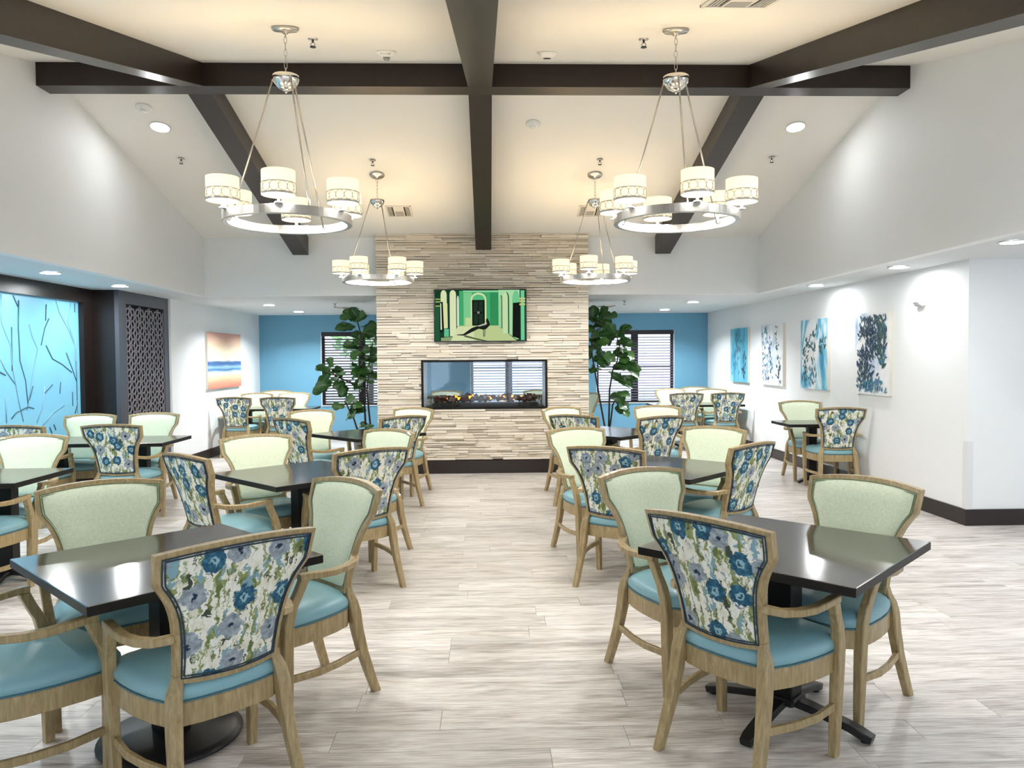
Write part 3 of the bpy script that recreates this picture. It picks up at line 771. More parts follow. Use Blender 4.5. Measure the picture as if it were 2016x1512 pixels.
# ------------------------------------------------------------------ lights and ceiling devices
def recessed(x, y, z, label, power=1.0, tilt=0, spread=2.1):
    t_ = thing('recessed_light', label, 'ceiling light', (x, y, z), 0, 'round recessed downlights'); t_.rotation_euler = (tilt, 0, 0)
    MB().lathe([(.078, -.001), (.1, -.003), (.102, -.008), (.094, -.012), (.08, -.010), (.078, -.003)], 28).build('trim_ring', 'fixture_white', t_)
    MB().lathe([(.0001, -.0135), (.06, -.0135), (.086, -.0122)], 28).build('lens', 'downlight_lens', t_)
    n = Vector((0, -math.sin(-tilt), -math.cos(tilt)))
    lamp('downlight_lamp', 'AREA', (x, y+.03*math.sin(tilt), z-.03), DOWN_W*power, COOL, .15, (tilt, 0, 0), spread)
LOW = [(-4.27, 7.68, 'over the blue branch panel'), (-4.25, 9.06, 'beside the lattice column'), (-3.47, 12.35, 'nearer of two over the far left tables'), (-3.43, 14.09, 'farther of two over the far left tables'),
       (3.26, 12.17, 'nearer of two over the far right tables'), (3.25, 14.09, 'farther of two over the far right tables'), (4.05, 9.40, 'by the right wall above the blot canvas'), (4.05, 7.49, 'by the right wall near the wall strobe'), (4.05, 5.84, 'at the right frame edge')]
for x, y, lb in LOW: recessed(x, y, ZC, 'bright round downlight in the low ceiling, '+lb, .13 if x > 4 else .3 if x < -4 else .6, 0, 3.1 if abs(x) > 4 else 2.4)
for i_, (x, y) in enumerate(((-4.27, 6.0), (-4.27, 4.2), (-4.27, 2.2), (4.05, 4.0), (4.05, 2.0), (5.9, 5.2), (5.9, 3.2), (5.9, 1.2), (-2.5, -.9), (0, -.9), (2.5, -.9), (0, 13.3))):  # unseen downlights added to lift the ambient light
    recessed(x, y, ZC, 'fill downlight added out of view in the low ceiling, ' + ['left band third', 'left band fourth', 'left band fifth', 'right band beside the viewer', 'right band behind the viewer', 'side room far', 'side room middle', 'side room near', 'behind the viewer left', 'behind the viewer middle', 'behind the viewer right', 'behind the stone wall'][i_], .1 if x > 3.5 else .22)
al = math.atan(SL)
for x, y in ((-3.27, 7.90), (3.17, 7.88)): recessed(x, y, zceil(y), 'glaring downlight in the far sloped ceiling, %s side' % ('left' if x < 0 else 'right'), .07, -al, 3.1)
for x, y in ((-3.2, 3.4), (3.1, 3.4)): recessed(x, y, zceil(y), 'downlight in the near sloped ceiling above the view, %s side' % ('left' if x < 0 else 'right'), .26, al, 3.1)

def sprinkler(x, y, z, label):
    t_ = thing('sprinkler_head', label, 'sprinkler', (x, y, z), 0, 'fire sprinkler heads')
    MB().lathe([(.0001, 0), (.03, -.001), (.034, -.006), (.02, -.012), (.0001, -.012)], 18).build('escutcheon', 'brushed_nickel', t_)
    b_ = MB(); b_.tube([(0, 0, -.01), (0, 0, -.03)], .007, 8); b_.tube([(-.008, 0, -.03), (-.016, 0, -.042), (-.004, 0, -.058)], .0022, 6); b_.tube([(.008, 0, -.03), (.016, 0, -.042), (.004, 0, -.058)], .0022, 6)
    b_.build('body', 'cast_iron', t_)
    MB().lathe([(.0001, -.058), (.02, -.058), (.022, -.061), (.0001, -.061)], 14).build('deflector', 'cast_iron', t_)
for x, y, lb in ((-1.20, 5.46, 'beside the left front chandelier canopy'), (1.10, 5.40, 'beside the right front chandelier canopy'), (-3.31, 8.52, 'on the left slope under the glaring light'), (3.15, 8.49, 'on the right slope under the glaring light'), (-1.25, 8.56, 'above the left rear chandelier'), (1.25, 8.54, 'above the right rear chandelier')):
    sprinkler(x, y, zceil(y), 'small metal sprinkler head '+lb)
sprinkler(-2.38, 12.09, ZC, 'small sprinkler head in low ceiling left of the stone wall'); sprinkler(2.11, 11.87, ZC, 'small sprinkler head in low ceiling right of the stone wall')
def detector(x, y, label, tilt, horn=False, r=.075):
    t_ = thing('smoke_detector', label, 'smoke detector', (x, y, zceil(y)), 0, 'round ceiling alarm devices'); t_.rotation_euler = (tilt, 0, 0)
    MB().lathe([(.0001, 0), (r, -.001), (r*.98, -.012), (r*.72, -.034), (r*.5, -.042), (.0001, -.042)], 28).build('housing', 'white_plastic', t_)
    if horn:
        MB().lathe([(.0001, -.042), (.026, -.043), (.026, -.058), (.018, -.066), (.0001, -.068)], 16).build('strobe_lens', 'grey_lens', t_)
        cu = bpy.data.curves.new('fire_lettering', 'FONT'); cu.body = 'FIRE'; cu.size = .036; cu.align_x = 'CENTER'; cu.extrude = .0004; cu.space_character = 1.2
        tmp = bpy.data.objects.new('tmp', cu); COL.objects.link(tmp); bpy.context.view_layer.update()
        me = bpy.data.meshes.new_from_object(tmp.evaluated_get(bpy.context.evaluated_depsgraph_get())); bpy.data.objects.remove(tmp)
        me.materials.clear(); me.materials.append(MATS['red_letter'])
        o_ = obj('fire_lettering', me, t_, (0, -r*.86, -.029)); o_.rotation_euler = (PI*.78, 0, 0); o_.scale = (1, 1, 1)
        o_.rotation_euler = (math.radians(62), 0, 0)
    else: MB().lathe([(.0001, -.043), (.03, -.043), (.03, -.047), (.0001, -.047)], 18).build('sensor_cap', 'vent_dark' if tilt > 0 else 'white_plastic', t_)
detector(-.77, 6.07, 'white round fire alarm lettered FIRE on the near slope', al, True); detector(.48, 6.09, 'white round smoke detector on the near slope right of middle beam', al)
detector(.47, 7.83, 'white round detector on far slope right of middle beam', -al); detector(-3.28, 7.56, 'white round detector on far slope by the left glaring light', -al)

def vent(x0, x1, y0, y1, z, tilt, label, three=True):
    cx, cy0 = (x0+x1)/2, (y0+y1)/2; w, h_ = (x1-x0)/2, (y1-y0)/2
    t_ = thing('ceiling_vent', label, 'vent', (cx, cy0, z), 0, 'ceiling air vents'); t_.rotation_euler = (tilt, 0, 0)
    f = MB()
    for q in ((-w, w, -h_, -h_+.02), (-w, w, h_-.02, h_), (-w, -w+.02, -h_, h_), (w-.02, w, -h_, h_)): f.box(*q, -.012, -.001)
    if three: f.box(-w*.33-.012, -w*.33+.0, -h_, h_, -.011, -.001); f.box(w*.33, w*.33+.012, -h_, h_, -.011, -.001); f.box(-w*.33, w*.33, -h_*.95, 0, -.011, -.001)
    f.build('frame', 'vent_white', t_)
    MB().box(-w+.01, w-.01, -h_+.01, h_-.01, -.003, -.0005).build('backing', 'vent_dark', t_)
    sl = MB().box(-.0028, .0028, -h_+.02, h_-.02, -.010, -.004).mesh('slat', 'vent_white'); sh_ = MB().box(-w*.33, w*.33, -.004, .004, -.010, -.004).mesh('slat', 'vent_white')
    for sx in (-1, 1):
        for i in range(4): obj('slat', sl, t_, (sx*(w*.33+.03+(w*.67-.05)*(i+.5)/4-.0), 0, 0))
    if three:
        for i in range(4): obj('slat', sh_, t_, (0, .02+(h_-.04)*(i+.3)/4, 0))
vent(-1.27, -.95, 9.66, 9.98, zceil(9.82), -al, 'white air vent on the slope right of the left rear chandelier')
vent(1.16, 1.47, 9.66, 9.98, zceil(9.82), -al, 'white air vent behind the right rear chandelier')
vent(1.18, 1.55, 3.95, 4.27, zceil(4.11), al, 'white air vent at the top edge of the picture')
vent(-2.55, -2.2, 12.95, 13.3, ZC, 0, 'flat air vent in low ceiling above the left fig tree', False); vent(1.80, 2.15, 12.95, 13.3, ZC, 0, 'flat air vent in low ceiling above the right fig tree', False)
# wall strobe
ws = thing('wall_alarm', 'white fire alarm strobe high on the right wall', 'alarm', (WR, 7.68, 2.07))
MB().box(-.035, 0, -.065, .065, 0, .15, ch=.006).build('housing', 'white_plastic', ws)
m_ = MB(); m_.loft([[(-.035, -.055, .045), (-.035, .055, .045), (-.035, .055, 0), (-.035, -.055, 0)], [(-.075, -.04, .04), (-.075, .04, .04), (-.06, .035, .012), (-.06, -.035, .012)]]); m_.build('strobe_lens', 'grey_lens', ws)

# ------------------------------------------------------------------ chandeliers
def chandelier(x, y, ph, rodph, label):
    zc_ = zceil(y); zr = 2.45; t_ = thing('chandelier', label, 'chandelier', (x, y, 0), 0, 'ring chandeliers with six drum shades')
    c_ = MB(); tl = al if y < YR else -al
    ca = MB().lathe([(.0001, -.001), (.084, -.001), (.086, -.012), (.074, -.024), (.022, -.028), (.016, -.04), (.0001, -.042)], 28).build('canopy', 'brushed_nickel', t_, (0, 0, zc_)); ca.rotation_euler = (tl, 0, 0)
    bz = 3.40
    ln = (zc_-.02)-bz; nl = max(4, int(ln/.036)); lk = MB()
    for i in range(nl):
        zz = bz+ln*(i+.5)/nl; r_ = ln/nl*.62; pts = []
        for k in range(10):
            a = 2*PI*k/10; u_ = .0095*math.cos(a); pts.append((u_ if i % 2 else 0, 0 if i % 2 else u_, zz+r_*math.sin(a)))
        lk.tube(pts, .0022, 5, closed=True)
    lk.build('chain', 'brushed_nickel', t_)
    b_ = MB(); b_.lathe([(.0001, bz+.008), (.03, bz+.006), (.082, bz-.006), (.086, bz-.02), (.076, bz-.05), (.052, bz-.082), (.02, bz-.1), (.0001, bz-.103)], 28); b_.lathe([(.0001, bz-.1), (.009, bz-.104), (.009, bz-.112), (.0001, bz-.118)], 12)
    b_.build('bowl_hub', 'polished_chrome', t_)
    R_ = .405
    MB().lathe([(R_, zr), (R_, zr+.052), (R_-.004, zr+.054), (R_-.03, zr+.054), (R_-.034, zr+.052), (R_-.034, zr), (R_-.03, zr-.002), (R_-.004, zr-.002), (R_, zr)], 72, smooth=False).build('ring', 'brushed_nickel', t_)
    for k in range(3):
        a = rodph+k*2*PI/3; p0 = (.085*math.sin(a), -.085*math.cos(a), bz-.04); p1 = ((R_-.045)*math.sin(a), -(R_-.045)*math.cos(a), zr+.03)
        rd = MB(); rd.tube([p0, p1], .0055, 8); rd.tube([(p0[0]*.9, p0[1]*.9, bz-.03), p0], .008, 8); rd.tube([p1, (p1[0]*1.1, p1[1]*1.1, zr+.026)], .009, 8); rd.build('rod', 'brushed_nickel', t_)
    for k in range(6):
        a = ph+k*PI/3; sx, sy = (R_+.01)*math.sin(a), -(R_+.01)*math.cos(a); z0 = zr+.098; z1 = z0+.145; r_ = .098
        s_ = MB(); s_.lathe([(r_, z0), (r_, z1), (r_-.003, z1), (r_-.003, z0), (r_, z0)], 30, (sx, sy, 0)); so = s_.build('drum_shade', 'shade_glow', t_)
        MB().lathe([(.0001, z0+.004), (r_-.004, z0+.002)], 30, (sx, sy, 0)).build('diffuser', 'diffuser_glow', so)
        bd = MB()
        for zz in (z0+.010, z0+.070): bd.lathe([(r_+.002, zz-.0025), (r_+.003, zz), (r_+.002, zz+.0025)], 30, (sx, sy, 0))
        bd.lathe([(r_+.0015, z0+.001), (r_+.0025, z0+.001), (r_+.0025, z0+.012), (r_+.0015, z0+.012)], 30, (sx, sy, 0))
        for q in range(12):
            c0 = 2*PI*q/12; pts = []
            for w_ in range(12):
                t2 = 2*PI*w_/12; aa = c0+.026/r_*math.cos(t2)*1.0; pts.append((sx+(r_+.0025)*math.cos(aa), sy+(r_+.0025)*math.sin(aa), z0+.040+.028*math.sin(t2)))
            bd.tube(pts, .0018, 4, closed=True)
        bd.build('metal_band', 'brushed_nickel', so)
        fn = MB(); fn.tube([(sx, sy, zr+.05), (sx, sy, z0+.005)], .008, 8); fn.lathe([(.0001, zr+.053), (.03, zr+.054), (.02, zr+.062), (.0001, zr+.064)], 16, (sx, sy, 0)); fn.build('arm_post', 'brushed_nickel', t_)
        lamp('bulb_lamp_down', 'AREA', (x+sx, y+sy, z0-.012), CHAND_DOWN_W, (1.0, .975, .94), .16, (0, 0, 0))
        lamp('bulb_lamp', 'POINT', (x+sx, y+sy, z0+.11), CHAND_W, WARM, .03)
chandelier(-1.28, 5.03, .12, 2.7, 'large ring chandelier at front left, drum shades lit'); chandelier(1.232, 5.02, .07, -.04, 'large ring chandelier at front right, drum shades lit')
chandelier(-1.25, 8.88, .66, .64, 'smaller looking ring chandelier at rear left before the stone wall'); chandelier(1.242, 8.88, -.31, .61, 'smaller looking ring chandelier at rear right before the stone wall')

# ------------------------------------------------------------------ chairs
WP = [(.49, .186), (.60, .190), (.67, .198), (.72, .206), (.755, .215), (.79, .228), (.82, .243), (.85, .262), (.868, .274), (.88, .277), (.985, .284)]
def Wz(z):
    if z <= WP[0][0]: return WP[0][1]
    for (a, b), (c, d) in zip(WP, WP[1:]):
        if z <= c: return b+(d-b)*(z-a)/(c-a)
    return WP[-1][1]
ZB0 = .49
def bs(u, v, off=0):
    zt_ = .988-.024*u*u; z = ZB0+v*(zt_-ZB0); w = Wz(ZB0+v*.495); x = u*w
    y_ = -.225-.125*(v**1.15)-(.03+.02*v)*(1-u*u)
    return (x, y_+off, z-.012*(1-u*u)*(1-v))
VS = [0, .12, .245, .33, .38, .42, .46, .505, .55, .60, .645, .69, .72, .745, .77, .80, .87, .94, 1]
US = [-1, -.75, -.5, -.25, 0, .25, .5, .75, 1]
def loop(ins):
    """border loop inset by ins metres"""
    def ui(v): return 1-ins/Wz(ZB0+v*.495)
    va, vb = ins/.495, 1-ins/.495; mp = lambda v: va+(vb-va)*v; out = []
    for u in US[:-1]: out.append((u*ui(va), va))
    for v in VS[:-1]: out.append((ui(mp(v)), mp(v)))
    for u in US[::-1][:-1]: out.append((u*ui(vb), vb))
    for v in VS[::-1][:-1]: out.append((-ui(mp(v)), mp(v)))
    return out
def sheet(ins, off, bulge, name, mat):
    m_ = MB(); nu = 14; va, vb = ins/.495, 1-ins/.495; vs = []; 
    vv = [va+(vb-va)*t_ for t_ in [0, .03, .08]+VS[2:-2]+[.94, .975, 1]]
    for v in vv:
        ui = 1-ins/Wz(ZB0+v*.495)
        for i in range(nu+1):
            s_ = -1+2*i/nu; s_ = math.copysign(abs(s_)**.8, s_); t_ = (v-va)/(vb-va)
            e_ = (1-s_**6)*(1-abs(2*t_-1)**8); vs.append(bs(s_*ui, v, off+bulge*e_))
    n = nu+1; fs = [(j*n+i, j*n+i+1, (j+1)*n+i+1, (j+1)*n+i) for j in range(len(vv)-1) for i in range(nu)]
    m_.add(vs, fs, 0, True); return m_
def rect_sweep(pts, ch=.22):
    """pts: (x,y,z, half x, half y): horizontal chamfered sections"""
    rings = []
    for x, y_, z, a, b in pts:
        c = min(a, b)*ch
        rings.append([(x-a+c, y_-b, z), (x+a-c, y_-b, z), (x+a, y_-b+c, z), (x+a, y_+b-c, z), (x+a-c, y_+b, z), (x-a+c, y_+b, z), (x-a, y_+b-c, z), (x-a, y_-b+c, z)])
    return rings
def strip_sweep(pts, a, b, ch=.25):
    """horizontal member along pts: half width a (sideways), half height b"""
    P = [Vector(p) for p in pts]; rings = []
    for i, p in enumerate(P):
        t_ = (P[min(i+1, len(P)-1)]-P[max(i-1, 0)]).normalized(); s_ = t_.cross(Vector((0, 0, 1))).normalized(); u_ = s_.cross(t_)
        aa = a[i] if isinstance(a, list) else a; c = min(aa, b)*ch
        rings.append([tuple(p+s_*x_+u_*z_) for x_, z_ in ((-aa+c, -b), (aa-c, -b), (aa, -b+c), (aa, b-c), (aa-c, b), (-aa+c, b), (-aa, b-c), (-aa, -b+c))])
    return rings
SEAT = [(0, -.266), (.10, -.260), (.165, -.246), (.206, -.212), (.234, -.14), (.254, -.05), (.264, .04), (.265, .11), (.256, .16), (.228, .192), (.13, .212), (0, .22)]
SEAT = SEAT + [(-x, y_) for x, y_ in SEAT[-2:0:-1]]
def seat_ring(k, z, dx=0): 
    out = []
    for x, y_ in SEAT:
        l_ = math.hypot(x, y_); out.append((x*k+dx*x/l_, y_*k+dx*y_/l_, z))
    return out
def make_chair():
    t_ = thing('armchair', 'x', 'chair', (0, 0, 0))
    m_ = MB(); m_.loft([seat_ring(1, .340), seat_ring(1, .344, .002), seat_ring(1, .417, .002), seat_ring(1, .421)], cap=True); m_.build('seat_rail', 'chair_wood', t_)
    m_ = MB(); m_.loft([seat_ring(1, .421, -.008), seat_ring(1, .432, .002), seat_ring(1, .446, .005), seat_ring(1, .464, .002), seat_ring(1, .480, -.014), seat_ring(1, .490, -.036), seat_ring(.78, .499), seat_ring(.6, .505), seat_ring(.3, .511), seat_ring(.05, .512)], smooth=True)
    cu = m_.build('seat_cushion', 'seat_vinyl', t_)
    MB().tube(seat_ring(1, .4255, .0025), .0034, 6, closed=True).build('piping', 'seat_piping', cu)
    # back frame
    lo, li = loop(0), loop(.018); n = len(lo); m_ = MB()
    vs = [bs(u, v, .015) for u, v in lo]+[bs(u, v, .017) for u, v in li]+[bs(u, v, -.017) for u, v in lo]+[bs(u, v, -.017) for u, v in li]+[bs(u, v, .0) for u, v in lo]
    fs = []
    for i in range(n):
        k = (i+1) % n
        fs += [(i, k, n+k, n+i), (2*n+i, 3*n+i, 3*n+k, 2*n+k), (i, 2*n+i, 2*n+k, k), (n+i, n+k, 3*n+k, 3*n+i)]
    m_.add(vs, fs); m_.build('back_frame', 'chair_wood', t_)
    fr = sheet(.016, .012, .024, '', '').build('front_upholstery', 'green_weave', t_); fr['label'] = 'pale green woven fabric front'
    bk = sheet(.016, -.014, -.008, '', '').build('back_upholstery', 'floral_fabric', t_); bk['label'] = 'blue and grey poppy print fabric back'
    p_ = MB()
    for ins in (.021, .029): p_.tube([bs(u, v, .0165) for u, v in loop(ins)], .0028, 5, closed=True)
    p_.build('piping', 'green_piping', fr)
    p_ = MB()
    for ins in (.020, .029): p_.tube([bs(u, v, -.0185) for u, v in loop(ins)], .0030, 5, closed=True)
    p_.build('piping', 'navy_piping', bk)
    for s_ in (-1, 1):
        m_ = MB(); m_.loft(rect_sweep([(s_*.222, -.355, 0, .017, .02), (s_*.215, -.322, .1, .018, .022), (s_*.207, -.292, .2, .020, .024), (s_*.200, -.268, .31, .022, .026), (s_*.196, -.256, .40, .024, .027), (s_*.190, -.246, .45, .023, .024), (s_*.178, -.238, .49, .018, .018), (s_*.176, -.238, .515, .014, .014)]))
        m_.build('leg', 'chair_wood', t_)
        m_ = MB(); m_.loft(rect_sweep([(s_*.260, .128, 0, .016, .019), (s_*.265, .130, .18, .019, .022), (s_*.270, .132, .36, .021, .024), (s_*.274, .130, .45, .021, .024), (s_*.280, .112, .52, .019, .022), (s_*.286, .08, .585, .018, .021), (s_*.291, .06, .632, .018, .022)]))
        m_.build('leg', 'chair_wood', t_)
        m_ = MB(); m_.loft(strip_sweep([(s_*.292, .080, .646), (s_*.294, .04, .646), (s_*.294, -.02, .641), (s_*.290, -.09, .637), (s_*.274, -.16, .638), (s_*.245, -.222, .643), (s_*.205, -.258, .652), (s_*.19, -.266, .655)], .019, .014))
        m_.build('armrest', 'chair_wood', t_)
        m_ = MB(); m_.loft(strip_sweep([(s_*.264, .125, .205), (s_*.266, .06, .203), (s_*.268, -.02, .2), (s_*.25, -.13, .2), (s_*.222, -.23, .202), (s_*.208, -.285, .205)], .010, .015))
        m_.build('stretcher', 'chair_wood', t_)
    gl_ = MB()
    for x, y_ in ((.222, -.355), (-.222, -.355), (.260, .128), (-.260, .128)): gl_.lathe([(.0001, -.0), (.012, -.0), (.012, .002), (.0001, .002)], 8, (x, y_, 0))
    return t_
proto = make_chair(); first = [True]
def chair(mx_, my_, fx, fy, label, group):
    """mx,my = middle of the top of the back; (fx,fy) = facing direction"""
    l_ = math.hypot(fx, fy); fx /= l_; fy /= l_
    if first[0]: o_ = proto; first[0] = False
    else: o_ = copy_tree(proto)
    o_.location = (mx_+fx*.36, my_+fy*.36, .0005); o_.rotation_euler = (0, 0, math.atan2(-fx, fy))
    o_['label'] = label; o_['group'] = group
    return o_
GA = 'armchairs around the square tables of the left row'; GB = 'armchairs around the square tables of the right row'; GC = 'armchairs at the long tables on the left'; GD = 'armchairs in the far alcove'; GE = 'armchairs at the small right wall table'
CH = [
 (-.847, 2.622, -.68, .73, 'armchair with floral back turned to us, closest in the left row', GA),
 (-.70, 3.80, -.72, -.69, 'green fronted armchair seen at a steep angle, right of nearest left table', GA),
 (-1.918, 3.84, .57, -.82, 'green fronted armchair behind the nearest left table, facing us', GA),
 (-1.94, 2.66, .62, .78, 'armchair cut by the left edge, its blue seat and right arm showing', GA),
 (0.805, 2.849, .789, .615, 'armchair with floral back turned to us, closest in the right row', GB),
 (1.821, 3.657, -.832, -.554, 'green fronted armchair at far right corner of nearest right table', GB),
 (.80, 4.04, .50, -.87, 'green fronted armchair on the aisle at the nearest right table', GB),
 (-1.955, 4.970, .655, .755, 'floral backed armchair at left front of second left table', GA),
 (-1.848, 6.135, .55, -.83, 'green fronted armchair behind the second left table', GA),
 (-0.777, 5.155, -.60, .80, 'floral backed armchair on the aisle at second left table', GA),
 (-.835, 6.50, -.60, -.80, 'green fronted armchair on the aisle behind second left table', GA),
 (0.772, 5.107, .535, .845, 'floral backed armchair on the aisle at second right table', GB),
 (.728, 6.463, .42, -.91, 'green fronted armchair on the aisle behind second right table', GB),
 (1.91, 6.43, -.656, -.755, 'green fronted armchair at the far right of second right table', GB),
 (1.831, 5.243, -.65, .76, 'floral backed armchair at right front of second right table', GB),
 (-2.018, 7.86, .62, .79, 'floral backed armchair at left front of third left table', GA),
 (-2.097, 9.111, .55, -.83, 'green fronted armchair behind third left table by the fig tree', GA),
 (-0.887, 8.058, -.62, .78, 'floral backed armchair on the aisle at third left table', GA),
 (-.90, 9.32, -.45, -.89, 'green fronted armchair before the stone wall, left of the fireplace', GA),
 (0.878, 7.974, .52, .85, 'floral backed armchair on the aisle at third right table', GB),
 (.86, 9.18, .50, -.86, 'green fronted armchair before the stone wall, right of the fireplace', GB),
 (1.744, 7.70, -.40, .92, 'floral backed armchair at right front of third right table', GB),
 (2.045, 9.27, -.25, -.97, 'green fronted armchair at the far right of third right table', GB),
 (-3.70, 6.35, .0, -1, 'green fronted armchair behind the near table at the left edge', GC),
 (-3.49, 4.96, .02, 1, 'armchair mostly past the left edge with arm tucked under table', GC),
 (-4.46, 7.34, .0, 1, 'floral backed armchair by the branch panel at the left edge', GC),
 (-3.56, 7.34, .0, 1, 'floral backed armchair at the right end of the long left table', GC),
 (-4.460, 8.750, .03, -1, 'green fronted armchair behind long left table before the blue panel', GC),
 (-3.800, 8.860, -.03, -1, 'green fronted armchair behind long left table before the lattice column', GC),
 (-4.09, 12.45, .0, 1, 'floral backed armchair in far left alcove nearest the white wall', GD),
 (-3.37, 12.36, .0, 1, 'floral backed armchair in far left alcove nearest the fig tree', GD),
 (-4.13, 13.86, .0, -1, 'green fronted armchair behind far left table under the beach painting', GD),
 (-3.49, 13.93, .0, -1, 'green fronted armchair behind far left table nearest the window', GD),
 (-4.10, 15.0, .0, -1, 'farthest left green fronted armchair against the blue wall', GD),
 (3.26, 12.55, .0, 1, 'floral backed armchair in far right alcove nearest the window', GD),
 (3.93, 12.5, .0, 1, 'floral backed armchair in far right alcove nearest the white wall', GD),
 (3.36, 14.15, .0, -1, 'green fronted armchair behind far right table before the window', GD),
 (4.06, 13.9, .0, -1, 'green fronted armchair behind far right table by the turquoise picture', GD),
 (4.06, 15.0, .0, -1, 'farthest right green fronted armchair against the blue wall', GD),
 (1.75, 12.75, -.96, -.25, 'armchair seen edge on beside the right fig tree', GD),
 (-.78, 14.1, .1, -1, 'green fronted armchair seen through the left of the glass fireplace', GD),
 (.92, 14.1, -.1, -1, 'green fronted armchair seen through the right of the glass fireplace', GD),
 (-.80, 12.35, .05, 1, 'floral backed armchair seen through the left of the glass fireplace', GD),
 (.86, 12.4, -.05, 1, 'floral backed armchair seen through the right of the glass fireplace', GD),
 (4.10, 10.02, .02, -1, 'green fronted armchair behind the small table at right wall', GE),
 (4.045, 8.690, .12, 1, 'floral backed armchair at the small table by right wall', GE),
]
for c in CH: chair(*c)

# ------------------------------------------------------------------ tables
def top_mesh(hx, hy): return MB().box(-hx, hx, -hy, hy, .722, .76, ch=.003)
def table_top(t_, hx, hy):
    m_ = MB(); m_.box(-hx, hx, -hy, hy, .724, .7605, ch=.0025)
    me = m_.mesh('tabletop', ['table_laminate', 'table_edge'])
    for p in me.polygons: p.material_index = 0 if p.normal.z > .7 else 1
    me.update(); return obj('tabletop', me, t_)
def cross_base(t_, r=.37, cw=.055, rot=PI/4):
    MB().box(-cw, cw, -cw, cw, .10, .70, ch=.006).build('column', 'table_edge', t_).rotation_euler = (0, 0, rot*0)
    MB().box(-.2, .2, -.2, .2, .70, .7245, ch=.004).build('mounting_plate', 'table_edge', t_)
    for k in range(4):
        a = k*PI/2+rot*0; m_ = MB()
        m_.loft(strip_sweep([(.03, 0, .085), (.12, 0, .075), (.28, 0, .045), (r-.04, 0, .030), (r, 0, .018)], [.034, .032, .028, .03, .024], .016))
        f_ = m_.build('base_foot', 'cast_iron', t_); f_.rotation_euler = (0, 0, a)
        g_ = MB(); g_.lathe([(.0001, 0), (.018, 0), (.018, .008), (.0001, .008)], 10, (r-.03, 0, 0)); g_.build('glide', 'cast_iron', f_)
    MB().box(-.07, .07, -.07, .07, .07, .105, ch=.01).build('hub', 'cast_iron', t_)
def sq_table(x, y, label, disc=False, size=.457):
    t_ = thing('dining_table', label, 'table', (x, y, .0005), PI/4, 'square dark tables turned on the diagonal'); table_top(t_, size, size)
    if disc:
        MB().box(-.06, .06, -.06, .06, .03, .70, ch=.006).build('column', 'table_edge', t_)
        MB().lathe([(.0001, 0), (.27, 0), (.285, .006), (.285, .014), (.25, .026), (.12, .036), (.0001, .04)], 40).build('round_base', 'cast_iron', t_)
        MB().box(-.2, .2, -.2, .2, .70, .7245, ch=.004).build('mounting_plate', 'table_edge', t_)
    else: cross_base(t_)
sq_table(-1.345, 3.225, 'nearest dark square table in the left row', True)
sq_table(1.285, 3.285, 'nearest dark square table in the right row')
sq_table(-1.37, 5.61, 'second dark square table in the left row'); sq_table(1.335, 5.70, 'second dark square table in the right row')
sq_table(-1.34, 8.52, 'third dark square table in left row, by the stone wall'); sq_table(1.345, 8.43, 'third dark square table in right row, by the stone wall')
def rect_table(x0, x1, y0, y1, label, n=2, rz=0):
    t_ = thing('dining_table', label, 'table', ((x0+x1)/2, (y0+y1)/2, .0005), rz, 'dark rectangular tables'); hx, hy = (x1-x0)/2, (y1-y0)/2; table_top(t_, hx, hy)
    xs = (-hx*.55, hx*.55) if n == 2 else (0,)
    for xx in xs:
        MB().box(xx-.05, xx+.05, -.05, .05, .06, .70, ch=.006).build('column', 'table_edge', t_)
        MB().box(xx-.12, xx+.12, -.2, .2, .70, .7245, ch=.004).build('mounting_plate', 'table_edge', t_)
        for s_ in (-1, 1):
            m_ = MB(); m_.loft(strip_sweep([(xx, 0, .065), (xx, s_*.10, .058), (xx, s_*.19, .02)], [.04, .034, .028], .016)); m_.build('base_foot', 'cast_iron', t_)
            m_ = MB(); m_.loft(strip_sweep([(xx, 0, .065), (xx+s_*.09, 0, .055), (xx+s_*.165, 0, .02)], [.04, .034, .028], .016)); m_.build('base_foot', 'cast_iron', t_)
rect_table(-4.42, -3.19, 5.25, 5.98, 'near dark rectangular table cut by the left edge')
rect_table(-4.78, -3.24, 7.70, 8.46, 'long dark table before the blue branch panel')
rect_table(-4.42, -2.95, 12.84, 13.58, 'far left alcove table against the white wall')
rect_table(2.80, 4.33, 12.84, 13.58, 'far right alcove table against the white wall')
rect_table(-.55, .75, 12.9, 13.6, 'alcove table hidden behind the glass fireplace')
rect_table(3.58, 4.36, 9.03, 9.63, 'small dark two-seat table at the right wall', 1)

# ------------------------------------------------------------------ fiddle leaf figs
def leaf_mesh(seed):
    m_ = MB(); n = 9; Ls = .25; vs = []; q = random.Random(seed); fold = q.uniform(.25, .5); ph = q.uniform(0, 6)
    prof = [0, .42, .62, .64, .66, .80, .98, 1.0, .80, .22]
    for i in range(n+1):
        t_ = i/n; w = prof[i]*.088; yb = t_*Ls; droop = -.28*t_*t_*Ls
        for j, s_ in enumerate((-1, -.5, 0, .5, 1)):
            vs.append((s_*w, yb, droop+abs(s_)*w*fold+.006*math.sin(i*1.9+ph+s_*2)*abs(s_)))
    fs = [(i*5+j, i*5+j+1, (i+1)*5+j+1, (i+1)*5+j) for i in range(n) for j in range(4)]
    m_.add(vs, fs, 0, True)
    pts = [(0, -.035, .004)]+[(0, i/n*Ls, -.28*(i/n)**2*Ls+.002) for i in range(n)]
    m_.tube(pts, [.003]*2+[.0022]*(len(pts)-2), 4, 1)
    me = m_.mesh('leaf', ['fig_leaf', 'leaf_vein']); return me
LM = [leaf_mesh(s_) for s_ in range(5)]
